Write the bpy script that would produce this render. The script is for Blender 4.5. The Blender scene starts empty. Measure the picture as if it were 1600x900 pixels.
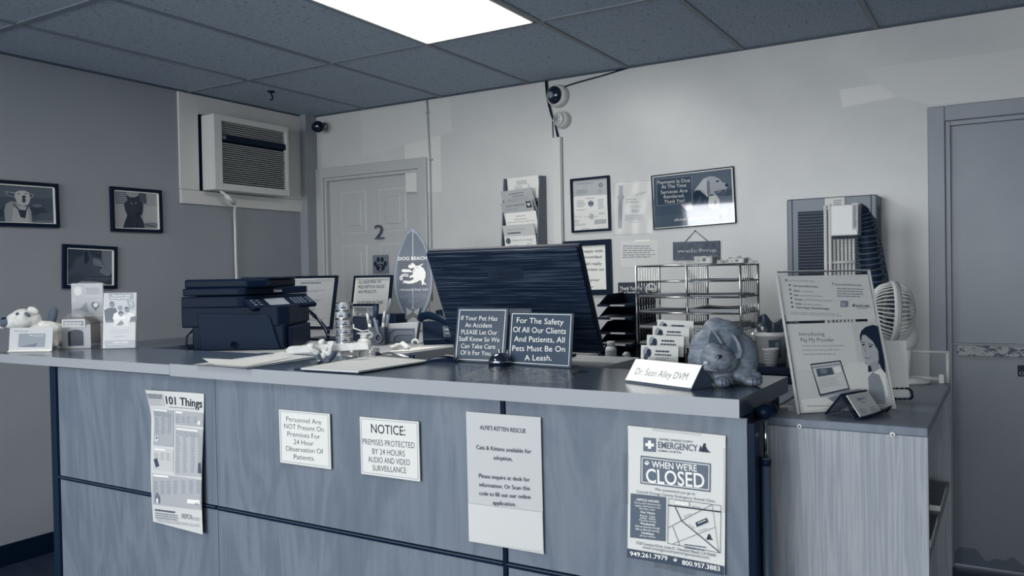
import bpy, bmesh, math, random
import numpy as np
from mathutils import Vector, Matrix
random.seed(7)
S = bpy.context.scene
COL = S.collection
PI = math.pi
# ------------------------------------------------------------------ camera, exposure, light
CAMZ = 1.33
FPX = 1285.68
YAW, PIT, ROL = [math.radians(a) for a in (-31.16476891, -0.92307741, -1.05202087)]
_f = Vector((math.sin(YAW)*math.cos(PIT), math.cos(YAW)*math.cos(PIT), math.sin(PIT)))
_r = Vector((math.cos(YAW), -math.sin(YAW), 0)); _u = _r.cross(_f)
CR = math.cos(ROL)*_r + math.sin(ROL)*_u; CU = -math.sin(ROL)*_r + math.cos(ROL)*_u; CF = _f
cam = bpy.data.cameras.new('camera'); cam.sensor_width = 36; cam.lens = FPX/1600*36; cam.clip_start = .02
camo = bpy.data.objects.new('camera', cam); COL.objects.link(camo)
camo.matrix_world = Matrix(((CR.x, CU.x, -CF.x, 0), (CR.y, CU.y, -CF.y, 0), (CR.z, CU.z, -CF.z, CAMZ), (0, 0, 0, 1)))
S.camera = camo
S.view_settings.view_transform = 'Standard'; S.view_settings.look = 'None'
S.view_settings.gamma = 1; S.view_settings.exposure = 0.94; S.view_settings.use_curve_mapping = False
world = bpy.data.worlds.new('world'); S.world = world; world.use_nodes = True
world.node_tree.nodes['Background'].inputs[0].default_value = (.75, .86, 1, 1)
world.node_tree.nodes['Background'].inputs[1].default_value = 1.0
YF, XR, XL, YB, ZC = -2.6, 2.6, -4.07, 4.10, 2.424      # room: front, right, left, back walls, ceiling
WIN = [(-3.85, -2.85, .55, 2.28), (-2.6, -.7, .55, 2.28), (-.35, 1.6, .55, 2.28)]   # storefront windows behind the camera
for k, (x0, x1, z0, z1) in enumerate(WIN):
    L = bpy.data.lights.new('window_daylight', 'AREA'); L.shape = 'RECTANGLE'; L.size = (x1-x0)*1.1; L.size_y = (z1-z0)*1.25; L.spread = math.radians(140)
    L.energy = (18, 20, 9)[k]*(x1-x0)*(z1-z0); L.color = (.95, .985, 1.03)
    o = bpy.data.objects.new('window_daylight', L); COL.objects.link(o)
    o.location = ((x0+x1)/2, YF-.62, (z0+z1)/2+.35); o.rotation_euler = (PI/2-.38, 0, 0)      # skylight slants down through the glass
PANEL_STRENGTH = 6.0
PANELS = [(-2.036, 2.523), (-2.036, .083)]      # first panel is in view; the second, unseen, is added to spread light

# ------------------------------------------------------------------ pixel -> place (design helper: a ray met with a real plane)
def ray(px, py): return CR*((px-800)/FPX) - CU*((py-450)/FPX) + CF
def W(px, py, x=None, y=None, z=None):
    d = ray(px, py)
    t = x/d.x if x is not None else (y/d.y if y is not None else (z-CAMZ)/d.z)
    return Vector((0, 0, CAMZ)) + d*t

# ------------------------------------------------------------------ materials
STOPS = [(0, (7, 22, 42)), (.12, (25, 39, 57)), (.3, (67, 80, 95)), (.5, (118, 126, 135)), (.7, (168, 170, 171)), (.9, (227, 226, 218)), (1, (248, 246, 238))]
def lin(c): c /= 255; return c/12.92 if c <= .04045 else ((c+.055)/1.055)**2.4
def duo(v):
    v = min(1, max(0, v))
    for (a, ca), (b, cb) in zip(STOPS, STOPS[1:]):
        if v <= b:
            t = (v-a)/(b-a); return tuple(lin(ca[i]+(cb[i]-ca[i])*t) for i in range(3))+(1,)
_m = {}
def mat(v, rough=.55, metal=0, spec=.5, name=None, coat=0):
    if v < .2 and spec == .5 and rough > .2: spec = .10
    key = (round(v, 3), rough, metal, spec, coat)
    if key in _m: return _m[key]
    m = bpy.data.materials.new(name or 'tone'); m.use_nodes = True
    b = m.node_tree.nodes['Principled BSDF']
    b.inputs['Base Color'].default_value = duo(v); b.inputs['Roughness'].default_value = rough
    b.inputs['Metallic'].default_value = metal; b.inputs['Specular IOR Level'].default_value = spec
    b.inputs['Coat Weight'].default_value = coat; b.inputs['Coat Roughness'].default_value = .05
    _m[key] = m; return m
def nodes(m): return m.node_tree.nodes, m.node_tree.links, m.node_tree.nodes['Principled BSDF']
def newmat(name, v, rough=.5, spec=.5):
    m = bpy.data.materials.new(name); m.use_nodes = True; b = m.node_tree.nodes['Principled BSDF']
    b.inputs['Base Color'].default_value = duo(v); b.inputs['Roughness'].default_value = rough; b.inputs['Specular IOR Level'].default_value = spec
    return m
def ramp(m, fac, stops):
    N, Lk, b = nodes(m); r = N.new('ShaderNodeValToRGB'); r.color_ramp.elements[0].position = stops[0][0]; r.color_ramp.elements[0].color = duo(stops[0][1])
    r.color_ramp.elements[1].position = stops[-1][0]; r.color_ramp.elements[1].color = duo(stops[-1][1])
    for p, v in stops[1:-1]:
        e = r.color_ramp.elements.new(p); e.color = duo(v)
    Lk.new(fac, r.inputs[0]); return r.outputs[0]
def coords(m, scale, kind='Object', loc=(0, 0, 0)):
    N, Lk, b = nodes(m); t = N.new('ShaderNodeTexCoord'); mp = N.new('ShaderNodeMapping'); mp.inputs['Scale'].default_value = scale; mp.inputs['Location'].default_value = loc
    Lk.new(t.outputs[kind], mp.inputs[0]); return mp.outputs[0]
def noise(m, co, scale, detail=4, dist=0, rough=.55):
    N, Lk, b = nodes(m); n = N.new('ShaderNodeTexNoise'); n.inputs['Scale'].default_value = scale; n.inputs['Detail'].default_value = detail
    n.inputs['Distortion'].default_value = dist; n.inputs['Roughness'].default_value = rough
    Lk.new(co, n.inputs['Vector']); return n.outputs['Fac']
def bump(m, h, strength, dist=.002):
    N, Lk, b = nodes(m); n = N.new('ShaderNodeBump'); n.inputs['Strength'].default_value = strength; n.inputs['Distance'].default_value = dist
    Lk.new(h, n.inputs['Height']); Lk.new(n.outputs[0], b.inputs['Normal'])
def setcol(m, out): N, Lk, b = nodes(m); Lk.new(out, b.inputs['Base Color'])
def wood(name, lo, hi, sx, sz, rough=.45, dist=3.0, fine=1.0):
    m = newmat(name, lo, rough, .4); co = coords(m, (sx, sx, sz))
    n1 = noise(m, co, 1.6, 5, dist)
    N, Lk, b = nodes(m); ma = N.new('ShaderNodeMath'); ma.operation = 'SINE'; mu = N.new('ShaderNodeMath'); mu.operation = 'MULTIPLY'; mu.inputs[1].default_value = 26
    Lk.new(n1, mu.inputs[0]); Lk.new(mu.outputs[0], ma.inputs[0])
    co2 = coords(m, (sx*9, sx*9, sz*1.4)); n2 = noise(m, co2, 3.0, 6, 0)
    mx = N.new('ShaderNodeMath'); mx.operation = 'MULTIPLY_ADD'; mx.inputs[1].default_value = .16; Lk.new(ma.outputs[0], mx.inputs[0]); ms = N.new('ShaderNodeMath'); ms.operation = 'MULTIPLY_ADD'; ms.inputs[1].default_value = fine; ms.inputs[2].default_value = .5-.5*fine; Lk.new(n2, ms.inputs[0]); Lk.new(ms.outputs[0], mx.inputs[2])
    setcol(m, ramp(m, mx.outputs[0], [(.25, lo), (.75, hi)])); return m
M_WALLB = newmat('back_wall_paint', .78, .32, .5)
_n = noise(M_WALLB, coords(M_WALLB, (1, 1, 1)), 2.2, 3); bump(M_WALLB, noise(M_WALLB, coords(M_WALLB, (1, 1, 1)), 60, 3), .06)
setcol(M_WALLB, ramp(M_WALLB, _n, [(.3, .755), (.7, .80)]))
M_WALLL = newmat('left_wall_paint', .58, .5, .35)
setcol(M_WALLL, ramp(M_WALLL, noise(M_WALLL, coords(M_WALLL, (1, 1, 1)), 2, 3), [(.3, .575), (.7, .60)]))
M_CEIL = newmat('ceiling_tile', .6, .9, .2)
_h = noise(M_CEIL, coords(M_CEIL, (1, .5, 1)), 90, 5, .5, .7)
setcol(M_CEIL, ramp(M_CEIL, _h, [(.33, .34), (.42, .67), (.7, .72)]))
for e_, c_ in zip([n for n in M_CEIL.node_tree.nodes if n.type == 'VALTORGB'][0].color_ramp.elements, ((.085, .115, .155, 1), (.335, .40, .47, 1), (.40, .465, .53, 1))): e_.color = c_; bump(M_CEIL, _h, .4, .003)
M_TBAR = mat(.5, .5)
M_FLOOR = newmat('floor_vinyl', .3, .5, .15)
setcol(M_FLOOR, ramp(M_FLOOR, noise(M_FLOOR, coords(M_FLOOR, (1, 6, 1)), 3, 5), [(.3, .12), (.7, .22)]))
M_PANEL = wood('counter_laminate', .395, .475, 2.6, .75, .5, 2.2, .55)
M_SHELF = wood('bookcase_laminate', .54, .66, 44, 1.3, .55, .6)
M_SHELFTOP = newmat('bookcase_top', .40, .35)
setcol(M_SHELFTOP, ramp(M_SHELFTOP, noise(M_SHELFTOP, coords(M_SHELFTOP, (12, 1.5, 1)), 4, 4), [(.3, .38), (.7, .44)]))
M_TOP = newmat('worktop_laminate', .36, .2, .55)
setcol(M_TOP, ramp(M_TOP, noise(M_TOP, coords(M_TOP, (1, 4, 1)), 6, 5), [(.3, .27), (.7, .32)]))
M_EDGE = mat(.63, .4); M_TRIM = mat(.02, .35); M_WHITE = mat(.82, .4); M_DOORW = mat(.72, .35); M_BLACK = mat(.05, .35); M_PRN = mat(.01, .45, 0, .08)
M_DOORG = newmat('grey_door_paint', .58, .4)
setcol(M_DOORG, ramp(M_DOORG, noise(M_DOORG, coords(M_DOORG, (1, 1, 1)), 2.5, 4), [(.3, .53), (.7, .57)]))
M_CHROME = mat(.75, .18, 1); M_WOODCAT = newmat('carved_wood', .5, .5)
_n = noise(M_WOODCAT, coords(M_WOODCAT, (1, 1, 4)), 22, 6, 1.5)
setcol(M_WOODCAT, ramp(M_WOODCAT, _n, [(.3, .36), (.55, .48), (.75, .59)])); bump(M_WOODCAT, noise(M_WOODCAT, coords(M_WOODCAT, (1, 1, 3)), 45, 5, 1), .5, .003)
def clear(name, tint=.9, gloss=.12, rough=.04, bumpy=0):
    m = bpy.data.materials.new(name); m.use_nodes = True; N = m.node_tree.nodes; Lk = m.node_tree.links
    N.remove(N['Principled BSDF']); t = N.new('ShaderNodeBsdfTransparent'); t.inputs[0].default_value = (tint, tint, tint, 1); g = N.new('ShaderNodeBsdfGlossy'); g.inputs['Roughness'].default_value = rough
    f = N.new('ShaderNodeFresnel'); f.inputs[0].default_value = 1.22
    ge = N.new('ShaderNodeNewGeometry'); nb = N.new('ShaderNodeMath'); nb.operation = 'SUBTRACT'; nb.inputs[0].default_value = 1; Lk.new(ge.outputs['Backfacing'], nb.inputs[1])
    a0 = N.new('ShaderNodeMath'); a0.operation = 'ADD'; a0.inputs[1].default_value = gloss; Lk.new(f.outputs[0], a0.inputs[0]); a = N.new('ShaderNodeMath'); a.operation = 'MULTIPLY'; Lk.new(a0.outputs[0], a.inputs[0]); Lk.new(nb.outputs[0], a.inputs[1])
    mx = N.new('ShaderNodeMixShader'); Lk.new(a.outputs[0], mx.inputs[0]); Lk.new(t.outputs[0], mx.inputs[1]); Lk.new(g.outputs[0], mx.inputs[2]); Lk.new(mx.outputs[0], N['Material Output'].inputs[0])
    if bumpy:
        tc = N.new('ShaderNodeTexCoord'); n = N.new('ShaderNodeTexNoise'); n.inputs['Scale'].default_value = bumpy; b = N.new('ShaderNodeBump'); b.inputs['Strength'].default_value = .5; b.inputs['Distance'].default_value = .004
        Lk.new(tc.outputs['Object'], n.inputs['Vector']); Lk.new(n.outputs['Fac'], b.inputs['Height']); Lk.new(b.outputs[0], g.inputs['Normal'])
    return m
M_ACR = clear('clear_acrylic', .97, .0, .12); M_BAG = clear('crinkled_plastic', .82, .10, .2, 40); M_SLEEVE = clear('plastic_sleeve', .85, .3, .1, 90); M_TAPE = clear('clear_tape', .94, .03, .3); M_GLASS = clear('window_glass', .985, .01)
def emit(name, col, s):
    m = bpy.data.materials.new(name); m.use_nodes = True; N = m.node_tree.nodes; N.remove(N['Principled BSDF']); e = N.new('ShaderNodeEmission'); e.inputs[0].default_value = col; e.inputs[1].default_value = s
    m.node_tree.links.new(e.outputs[0], N['Material Output'].inputs[0]); return m

# ------------------------------------------------------------------ mesh builder
def tag(o, label, cat=None, group=None, kind=None):
    if label: o['label'] = label
    if cat: o['category'] = cat
    if group: o['group'] = group
    if kind: o['kind'] = kind
    return o
class MB:
    def __init__(s): s.bm = bmesh.new(); s.mats = []
    def mi(s, m):
        if m not in s.mats: s.mats.append(m)
        return s.mats.index(m)
    def _fin(s, verts, m, M=None, smooth=False):
        if M is not None: bmesh.ops.transform(s.bm, matrix=M, verts=verts)
        i = s.mi(m)
        for f in {f for v in verts for f in v.link_faces}: f.material_index = i; f.smooth = smooth
    def box(s, lo, hi, m, bevel=0, M=None, seg=2):
        b = bmesh.new(); bmesh.ops.create_cube(b, size=1)
        for v in b.verts: v.co = Vector([lo[k]+(hi[k]-lo[k])*(v.co[k]+.5) for k in range(3)])
        if bevel: bmesh.ops.bevel(b, geom=b.edges[:], offset=bevel, segments=seg, profile=.5, affect='EDGES')
        return s.merge(b, m, M, False)
    def merge(s, b, m, M=None, smooth=False):
        mp = {}; i = s.mi(m); nv = []
        for v in b.verts: mp[v] = s.bm.verts.new((M @ v.co) if M is not None else v.co); nv.append(mp[v])
        for f in b.faces:
            try: g = s.bm.faces.new([mp[v] for v in f.verts]); g.material_index = i; g.smooth = smooth
            except ValueError: pass
        b.free(); return s
    def poly(s, pts, m, smooth=False):
        f = s.bm.faces.new([s.bm.verts.new(p) for p in pts]); f.material_index = s.mi(m); f.smooth = smooth; return s
    def prism(s, pts, d, m, M=None, bevel=0):      # polygon pts (3D) extruded by vector d
        b = bmesh.new(); f = b.faces.new([b.verts.new(p) for p in pts]); r = bmesh.ops.extrude_face_region(b, geom=[f])
        bmesh.ops.translate(b, vec=d, verts=[v for v in r['geom'] if isinstance(v, bmesh.types.BMVert)]); bmesh.ops.recalc_face_normals(b, faces=b.faces)
        if bevel: bmesh.ops.bevel(b, geom=b.edges[:], offset=bevel, segments=2, profile=.5, affect='EDGES')
        return s.merge(b, m, M)
    def lathe(s, prof, m, M=None, seg=24, smooth=True, cap=True):   # prof [(r,z)]
        b = bmesh.new(); rings = []
        for r, z in prof: rings.append([b.verts.new((r*math.cos(2*PI*k/seg), r*math.sin(2*PI*k/seg), z)) for k in range(seg)])
        for a, c in zip(rings, rings[1:]):
            for k in range(seg): b.faces.new((a[k], a[(k+1) % seg], c[(k+1) % seg], c[k]))
        if cap:
            if prof[0][0] > 1e-5: b.faces.new(rings[0][::-1])
            if prof[-1][0] > 1e-5: b.faces.new(rings[-1])
        bmesh.ops.remove_doubles(b, verts=b.verts, dist=1e-6)
        return s.merge(b, m, M, smooth)
    def cyl(s, p0, p1, r, m, seg=16, r1=None, smooth=True):
        p0 = Vector(p0); p1 = Vector(p1); d = p1-p0; q = d.to_track_quat('Z', 'Y').to_matrix().to_4x4(); q.translation = p0
        return s.lathe([(r, 0), (r if r1 is None else r1, d.length)], m, q, seg, smooth)
    def tube(s, pts, r, m, seg=8, closed=False):
        pts = [Vector(p) for p in pts]; n = len(pts); rings = []; b = bmesh.new(); up = None
        for i, p in enumerate(pts):
            t = (pts[(i+1) % n]-pts[i-1]) if closed else (pts[min(i+1, n-1)]-pts[max(i-1, 0)])
            t.normalize()
            if up is None: up = t.orthogonal().normalized()
            up = (up - t*up.dot(t)).normalized(); w = t.cross(up); rr = r[i] if isinstance(r, (list, tuple)) else r
            rings.append([b.verts.new(p+rr*(math.cos(2*PI*k/seg)*up+math.sin(2*PI*k/seg)*w)) for k in range(seg)])
        for i in range(n if closed else n-1):
            a, c = rings[i], rings[(i+1) % n]
            for k in range(seg): b.faces.new((a[k], a[(k+1) % seg], c[(k+1) % seg], c[k]))
        if not closed: b.faces.new(rings[0][::-1]); b.faces.new(rings[-1])
        return s.merge(b, m, None, True)
    def ball(s, c, rad, m, M=None, sub=3):
        b = bmesh.new(); bmesh.ops.create_icosphere(b, subdivisions=sub, radius=1)
        rad = rad if isinstance(rad, (list, tuple)) else (rad,)*3
        for v in b.verts: v.co = Vector((c[0]+v.co.x*rad[0], c[1]+v.co.y*rad[1], c[2]+v.co.z*rad[2]))
        return s.merge(b, m, M, True)
    def grid(s, fn, nu, nv, m, smooth=True):        # fn(u,v)->pos
        V = [[s.bm.verts.new(fn(i/nu, j/nv)) for j in range(nv+1)] for i in range(nu+1)]; k = s.mi(m)
        for i in range(nu):
            for j in range(nv):
                f = s.bm.faces.new((V[i][j], V[i+1][j], V[i+1][j+1], V[i][j+1])); f.material_index = k; f.smooth = smooth
        return s
    def build(s, name, parent=None, M=None, label=None, cat=None, group=None, kind=None):
        me = bpy.data.meshes.new(name); s.bm.to_mesh(me); s.bm.free()
        for m in s.mats: me.materials.append(m)
        o = bpy.data.objects.new(name, me); COL.objects.link(o)
        if M is not None: o.matrix_world = M
        if parent is not None: o.parent = parent
        return tag(o, label, cat, group, kind)
def T3(loc, rz=0): return Matrix.Translation(loc) @ Matrix.Rotation(rz, 4, 'Z')
def thing(name, M, label, cat, group=None, kind=None):
    o = bpy.data.objects.new(name, None); o.empty_display_size = .05; COL.objects.link(o)
    o.matrix_world = M if isinstance(M, Matrix) else Matrix.Translation(M)
    return tag(o, label, cat, group, kind)
def copy_tree(o, parent=None):
    c = o.copy(); COL.objects.link(c)
    if parent: c.parent = parent
    for ch in list(o.children): copy_tree(ch, c)
    return c
def frame(O, U, V):
    U = Vector(U).normalized(); V = Vector(V); V = (V-U*V.dot(U)).normalized(); Nn = U.cross(V)
    return Matrix(((U.x, -Nn.x, V.x, O[0]), (U.y, -Nn.y, V.y, O[1]), (U.z, -Nn.z, V.z, O[2]), (0, 0, 0, 1)))
def qf(BL, BR, TR, TL, off=0, **pl):      # rectangle on a real plane; returns matrix, width, height (local x right, z up, -y towards the viewer)
    if 'y' in pl: pl['y'] -= off
    else: pl['x'] += off
    a, b, c, d = [W(*p, **pl) for p in (BL, BR, TR, TL)]
    U = ((b-a)+(c-d))/2; V = ((d-a)+(c-b))/2; w = U.length; h = V.length; ctr = (a+b+c+d)/4
    Mx = frame(ctr, U, V); return Mx @ Matrix.Translation((-w/2, 0, -h/2)), w, h
def lean(P0, P1, tilt):                   # stands on P0-P1 and leans back
    U = Vector(P1)-Vector(P0); w = U.length; n = Vector((U.y, -U.x, 0)).normalized()   # towards the viewer
    V = Vector((0, 0, 1))*math.cos(tilt) - n*math.sin(tilt)
    return frame(P0, U, V), w
def homog(src, dst):
    A = []; B = []
    for (x, y), (u, v) in zip(src, dst):
        A += [[x, y, 1, 0, 0, 0, -u*x, -u*y], [0, 0, 0, x, y, 1, -v*x, -v*y]]; B += [u, v]
    return np.append(np.linalg.solve(np.array(A, float), np.array(B, float)), 1).reshape(3, 3)
_tc = {}
def textmesh(txt, bold):
    bold = min(bold, .014)
    k = (txt, bold)
    if k not in _tc:
        c = bpy.data.curves.new('lettering', 'FONT'); c.body = txt; c.size = 1; c.offset = bold; c.resolution_u = 3
        o = bpy.data.objects.new('lettering', c); COL.objects.link(o)
        me = bpy.data.meshes.new_from_object(o)
        vs = [(v.co.x, v.co.y) for v in me.vertices]; fs = [tuple(p.vertices) for p in me.polygons]
        bpy.data.objects.remove(o); bpy.data.curves.remove(c); bpy.data.meshes.remove(me); _tc[k] = (vs, fs)
    return _tc[k]
_ch = textmesh('H', 0); CAPH = max(v[1] for v in _ch[0])
class Sheet:
    def __init__(s, w, h, v=.9, t=.0008, quad=None, bend=None, rough=.6, sub=1, side=None, coat=0, spec=.4):
        s.w, s.h, s.t, s.bend, s.rough, s.n, s.coat, s.spec = w, h, t, bend, rough, 0, coat, spec; s.b = MB()
        if quad: s.H = homog(quad, [(0, h), (w, h), (w, 0), (0, 0)])      # quad: TL TR BR BL in the measuring view
        else: s.H = None
        sub = 1; m = s.m(v); b = s.b
        P = lambda u, q, y: Vector((u*w, y, q*h))
        b.grid(lambda u, q: P(u, q, -t), sub, sub, m); b.grid(lambda u, q: P(1-u, q, 0), sub, sub, m)
        for A, B in (((0, 0), (1, 0)), ((1, 0), (1, 1)), ((1, 1), (0, 1)), ((0, 1), (0, 0))):
            b.grid(lambda u, q, A=A, B=B: P(A[0]+(B[0]-A[0])*u, A[1]+(B[1]-A[1])*u, -t*q), sub, 1, side or m, False)
    def m(s, v): return v if not isinstance(v, (int, float)) else mat(v, s.rough, 0, s.spec, 'print', s.coat)
    def mp(s, p):
        if s.H is None: return p
        q = s.H @ np.array([p[0], p[1], 1]); return (q[0]/q[2], q[1]/q[2])
    def raw(s, pts, v):
        s.n += 1; y = -(s.t+.00012+.00004*s.n); e = .0006
        s.b.poly([Vector((min(max(u, e), s.w-e), y, min(max(q, e), s.h-e))) for u, q in pts], s.m(v)); return s
    def poly(s, pts, v): return s.raw([s.mp(p) for p in pts], v)
    def rect(s, x0, y0, x1, y1, v, sl=0):     # sl: slope of horizontals in the measuring view
        return s.poly([(x0, y0), (x1, y0+sl*(x1-x0)), (x1, y1+sl*(x1-x0)), (x0, y1)], v)
    def ell(s, cx, cy, rx, ry, v, n=20, rot=0):
        c, q = math.cos(rot), math.sin(rot)
        return s.poly([(cx+rx*math.cos(a)*c-ry*math.sin(a)*q, cy+rx*math.cos(a)*q+ry*math.sin(a)*c) for a in [2*PI*k/n for k in range(n)]], v)
    def line(s, p, q, wd, v):
        d = math.hypot(q[0]-p[0], q[1]-p[1]); nx, ny = -(q[1]-p[1])/d*wd/2, (q[0]-p[0])/d*wd/2
        return s.poly([(p[0]+nx, p[1]+ny), (q[0]+nx, q[1]+ny), (q[0]-nx, q[1]-ny), (p[0]-nx, p[1]-ny)], v)
    def path(s, pts, wd, v, closed=False):
        for a, b in zip(pts, pts[1:]+(pts[:1] if closed else [])): s.line(a, b, wd, v)
        return s
    def T(s, txt, x0, x1, yc, cap, v, bold=0, sl=0):      # text between x0 and x1, cap height cap, centred on yc (measuring view units)
        vs, fs = textmesh(txt, bold); xa = min(p[0] for p in vs); xb = max(p[0] for p in vs)
        a = s.mp((x0, yc-sl*(x1-x0)/2)); b = s.mp((x1, yc+sl*(x1-x0)/2)); xm = (x0+x1)/2; c0 = s.mp((xm, yc+cap/2)); c1 = s.mp((xm, yc-cap/2))
        hgt = math.hypot(c1[0]-c0[0], c1[1]-c0[1]); U = Vector((b[0]-a[0], b[1]-a[1])); mid = Vector(((a[0]+b[0])/2, (a[1]+b[1])/2)); ud = U.normalized(); vd = Vector((-ud.y, ud.x))
        kx = U.length/(xb-xa); ky = hgt/CAPH; s.n += 1; y = -(s.t+.00012+.00004*s.n); mi = s.b.mi(s.m(v)); bv = []
        for p in vs:
            q = mid+ud*((p[0]-(xa+xb)/2)*kx)+vd*(p[1]*ky-hgt/2); bv.append(s.b.bm.verts.new((q.x, y, q.y)))
        for f in fs:
            try: g = s.b.bm.faces.new([bv[k] for k in f]); g.material_index = mi
            except ValueError: pass
        return s
    def lines(s, x0, y0, x1, y1, n, v, th=.4, ragged=.25, sl=0):   # rows of print too small to read
        for i in range(n):
            y = y0+(y1-y0)*(i+.5)/n; hh = (y1-y0)/n*th; xe = x1-(x1-x0)*ragged*random.random(); s.n -= 1 if i else 0
            x = x0
            while x < xe-1e-9:
                wd = (x1-x0)*random.uniform(.08, .2); b = min(x+wd, xe); s.n -= 1 if x > x0 else 0
                s.poly([(x, y+sl*(x-x0)), (b, y+sl*(b-x0)), (b, y+hh+sl*(b-x0)), (x, y+hh+sl*(x-x0))], v); x = b+(x1-x0)*.02
        return s
    def paw(s, cx, cy, r, v):
        s.ell(cx, cy+.25*r, .55*r, .45*r, v)
        for dx, dy in ((-.72, -.1), (-.28, -.6), (.28, -.6), (.72, -.1)): s.ell(cx+dx*r, cy+dy*r, .2*r, .3*r, v)
        return s
    def build(s, name, M=None, parent=None, **k):
        if s.bend:                       # cut along a grid, then curl
            n = 26; bm = s.b.bm
            for i in range(1, n):
                for co, no in (((s.w*i/n, 0, 0), (1, 0, 0)), ((0, 0, s.h*i/n), (0, 0, 1))): bmesh.ops.bisect_plane(bm, geom=bm.verts[:]+bm.edges[:]+bm.faces[:], dist=1e-7, plane_co=co, plane_no=no)
            B = [[s.bend(i/n, j/n) for j in range(n+1)] for i in range(n+1)]
            bmesh.ops.triangulate(bm, faces=[f for f in bm.faces if len(f.verts) > 3])
            for v in bm.verts:
                a = min(max(v.co.x/s.w, 0), 1)*n; c = min(max(v.co.z/s.h, 0), 1)*n; i = min(int(a), n-1); j = min(int(c), n-1); a -= i; c -= j
                v.co.y -= B[i][j]*(1-a)*(1-c)+B[i+1][j]*a*(1-c)+B[i][j+1]*(1-a)*c+B[i+1][j+1]*a*c + (0 if v.co.y > -s.t-.00005 else .0011)
        return s.b.build(name, parent, M, **k)
def frame_mb(w, h, bw, d, m, M=None, lip=None, lipm=None):     # mitred frame around 0..w, 0..h
    b = MB()
    for lo, hi in (((0, 0), (w, bw)), ((0, h-bw), (w, h)), ((0, bw), (bw, h-bw)), ((w-bw, bw), (w, h-bw))):
        b.box((lo[0], -d, lo[1]), (hi[0], 0, hi[1]), m, .0015)
    if lip:
        for lo, hi in (((bw, bw), (bw+lip, h-bw)), ((w-bw-lip, bw), (w-bw, h-bw)), ((bw, h-bw-lip), (w-bw, h-bw)), ((bw, bw), (w-bw, bw+lip*.6))):
            b.box((lo[0], -d*.75, lo[1]), (hi[0], -.003, hi[1]), lipm)
    return b
def blobs(name, items, m, voxel=.004, parent=None, M=None, smooth=8, **k):
    b = MB()
    for it in items:
        c, r = it[0], it[1]; R = Matrix.Translation(c) @ (it[2].to_matrix().to_4x4() if len(it) > 2 else Matrix()); b.ball((0, 0, 0), r, m, R, 3)
    o = b.build(name, None, None)
    rm = o.modifiers.new('r', 'REMESH'); rm.mode = 'VOXEL'; rm.voxel_size = voxel; rm.use_smooth_shade = True
    sm = o.modifiers.new('s', 'SMOOTH'); sm.iterations = smooth; sm.factor = .5
    bpy.context.view_layer.update()
    me = bpy.data.meshes.new_from_object(o.evaluated_get(bpy.context.evaluated_depsgraph_get())); o.modifiers.clear(); old = o.data; o.data = me; bpy.data.meshes.remove(old); me.name = name
    if not me.materials: me.materials.append(m)
    if M is not None: o.matrix_world = M
    if parent is not None: o.parent = parent
    return tag(o, k.get('label'), k.get('cat'), k.get('group'))
from mathutils import Euler
def struct(name, b, parent=None, M=None): return b.build(name, parent, M, kind='structure')

# ================================================================== THE ROOM
b = MB(); b.box((XL-.15, YF-.15, -.1), (XR+.15, YB+.15, 0), M_FLOOR); struct('floor', b)
b = MB(); b.box((XL-.15, YF-.15, ZC), (XR+.15, YB+.15, ZC+.1), M_CEIL)
bars = [-2.341+.61*k for k in range(-2, 9)]; rows = [3.133-1.22*k for k in range(0, 5)]
for x in bars: b.box((x-.012, YF, ZC-.006), (x+.012, YB, ZC), M_TBAR)
for y in rows: b.box((XL, y-.012, ZC-.005), (XR, y+.012, ZC), M_TBAR)
b.box((XL, YB-.02, ZC-.007), (XR, YB, ZC), mat(.25, .5)); b.box((XL, YF, ZC-.007), (XL+.02, YB, ZC), mat(.3, .5))
struct('ceiling', b)
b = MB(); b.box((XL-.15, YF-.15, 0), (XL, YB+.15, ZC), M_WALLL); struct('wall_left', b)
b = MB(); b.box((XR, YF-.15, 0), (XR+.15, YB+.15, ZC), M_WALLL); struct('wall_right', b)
D1 = (-3.94, -3.14, 2.0); D2 = (-.238, .70, 1.968)
b = MB()
for lo, hi in (((XL, 0), (D1[0], ZC)), ((D1[0], D1[2]), (D1[1], ZC)), ((D1[1], 0), (D2[0], ZC)), ((D2[0], D2[2]), (D2[1], ZC)), ((D2[1], 0), (XR, ZC))):
    b.box((lo[0], YB, lo[1]), (hi[0], YB+.13, hi[1]), M_WALLB)
# patches: blocks of a slightly paler tone laid over the wall colour
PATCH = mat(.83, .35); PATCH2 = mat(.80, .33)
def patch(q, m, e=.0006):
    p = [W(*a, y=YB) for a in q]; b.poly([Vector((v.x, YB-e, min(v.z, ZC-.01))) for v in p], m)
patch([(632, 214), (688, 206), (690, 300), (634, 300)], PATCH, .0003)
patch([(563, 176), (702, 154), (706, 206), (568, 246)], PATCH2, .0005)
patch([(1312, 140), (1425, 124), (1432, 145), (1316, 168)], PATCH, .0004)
patch([(1350, 108), (1600, 76), (1600, 152), (1452, 164), (1400, 150), (1352, 118)], PATCH2, .0007)
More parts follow.
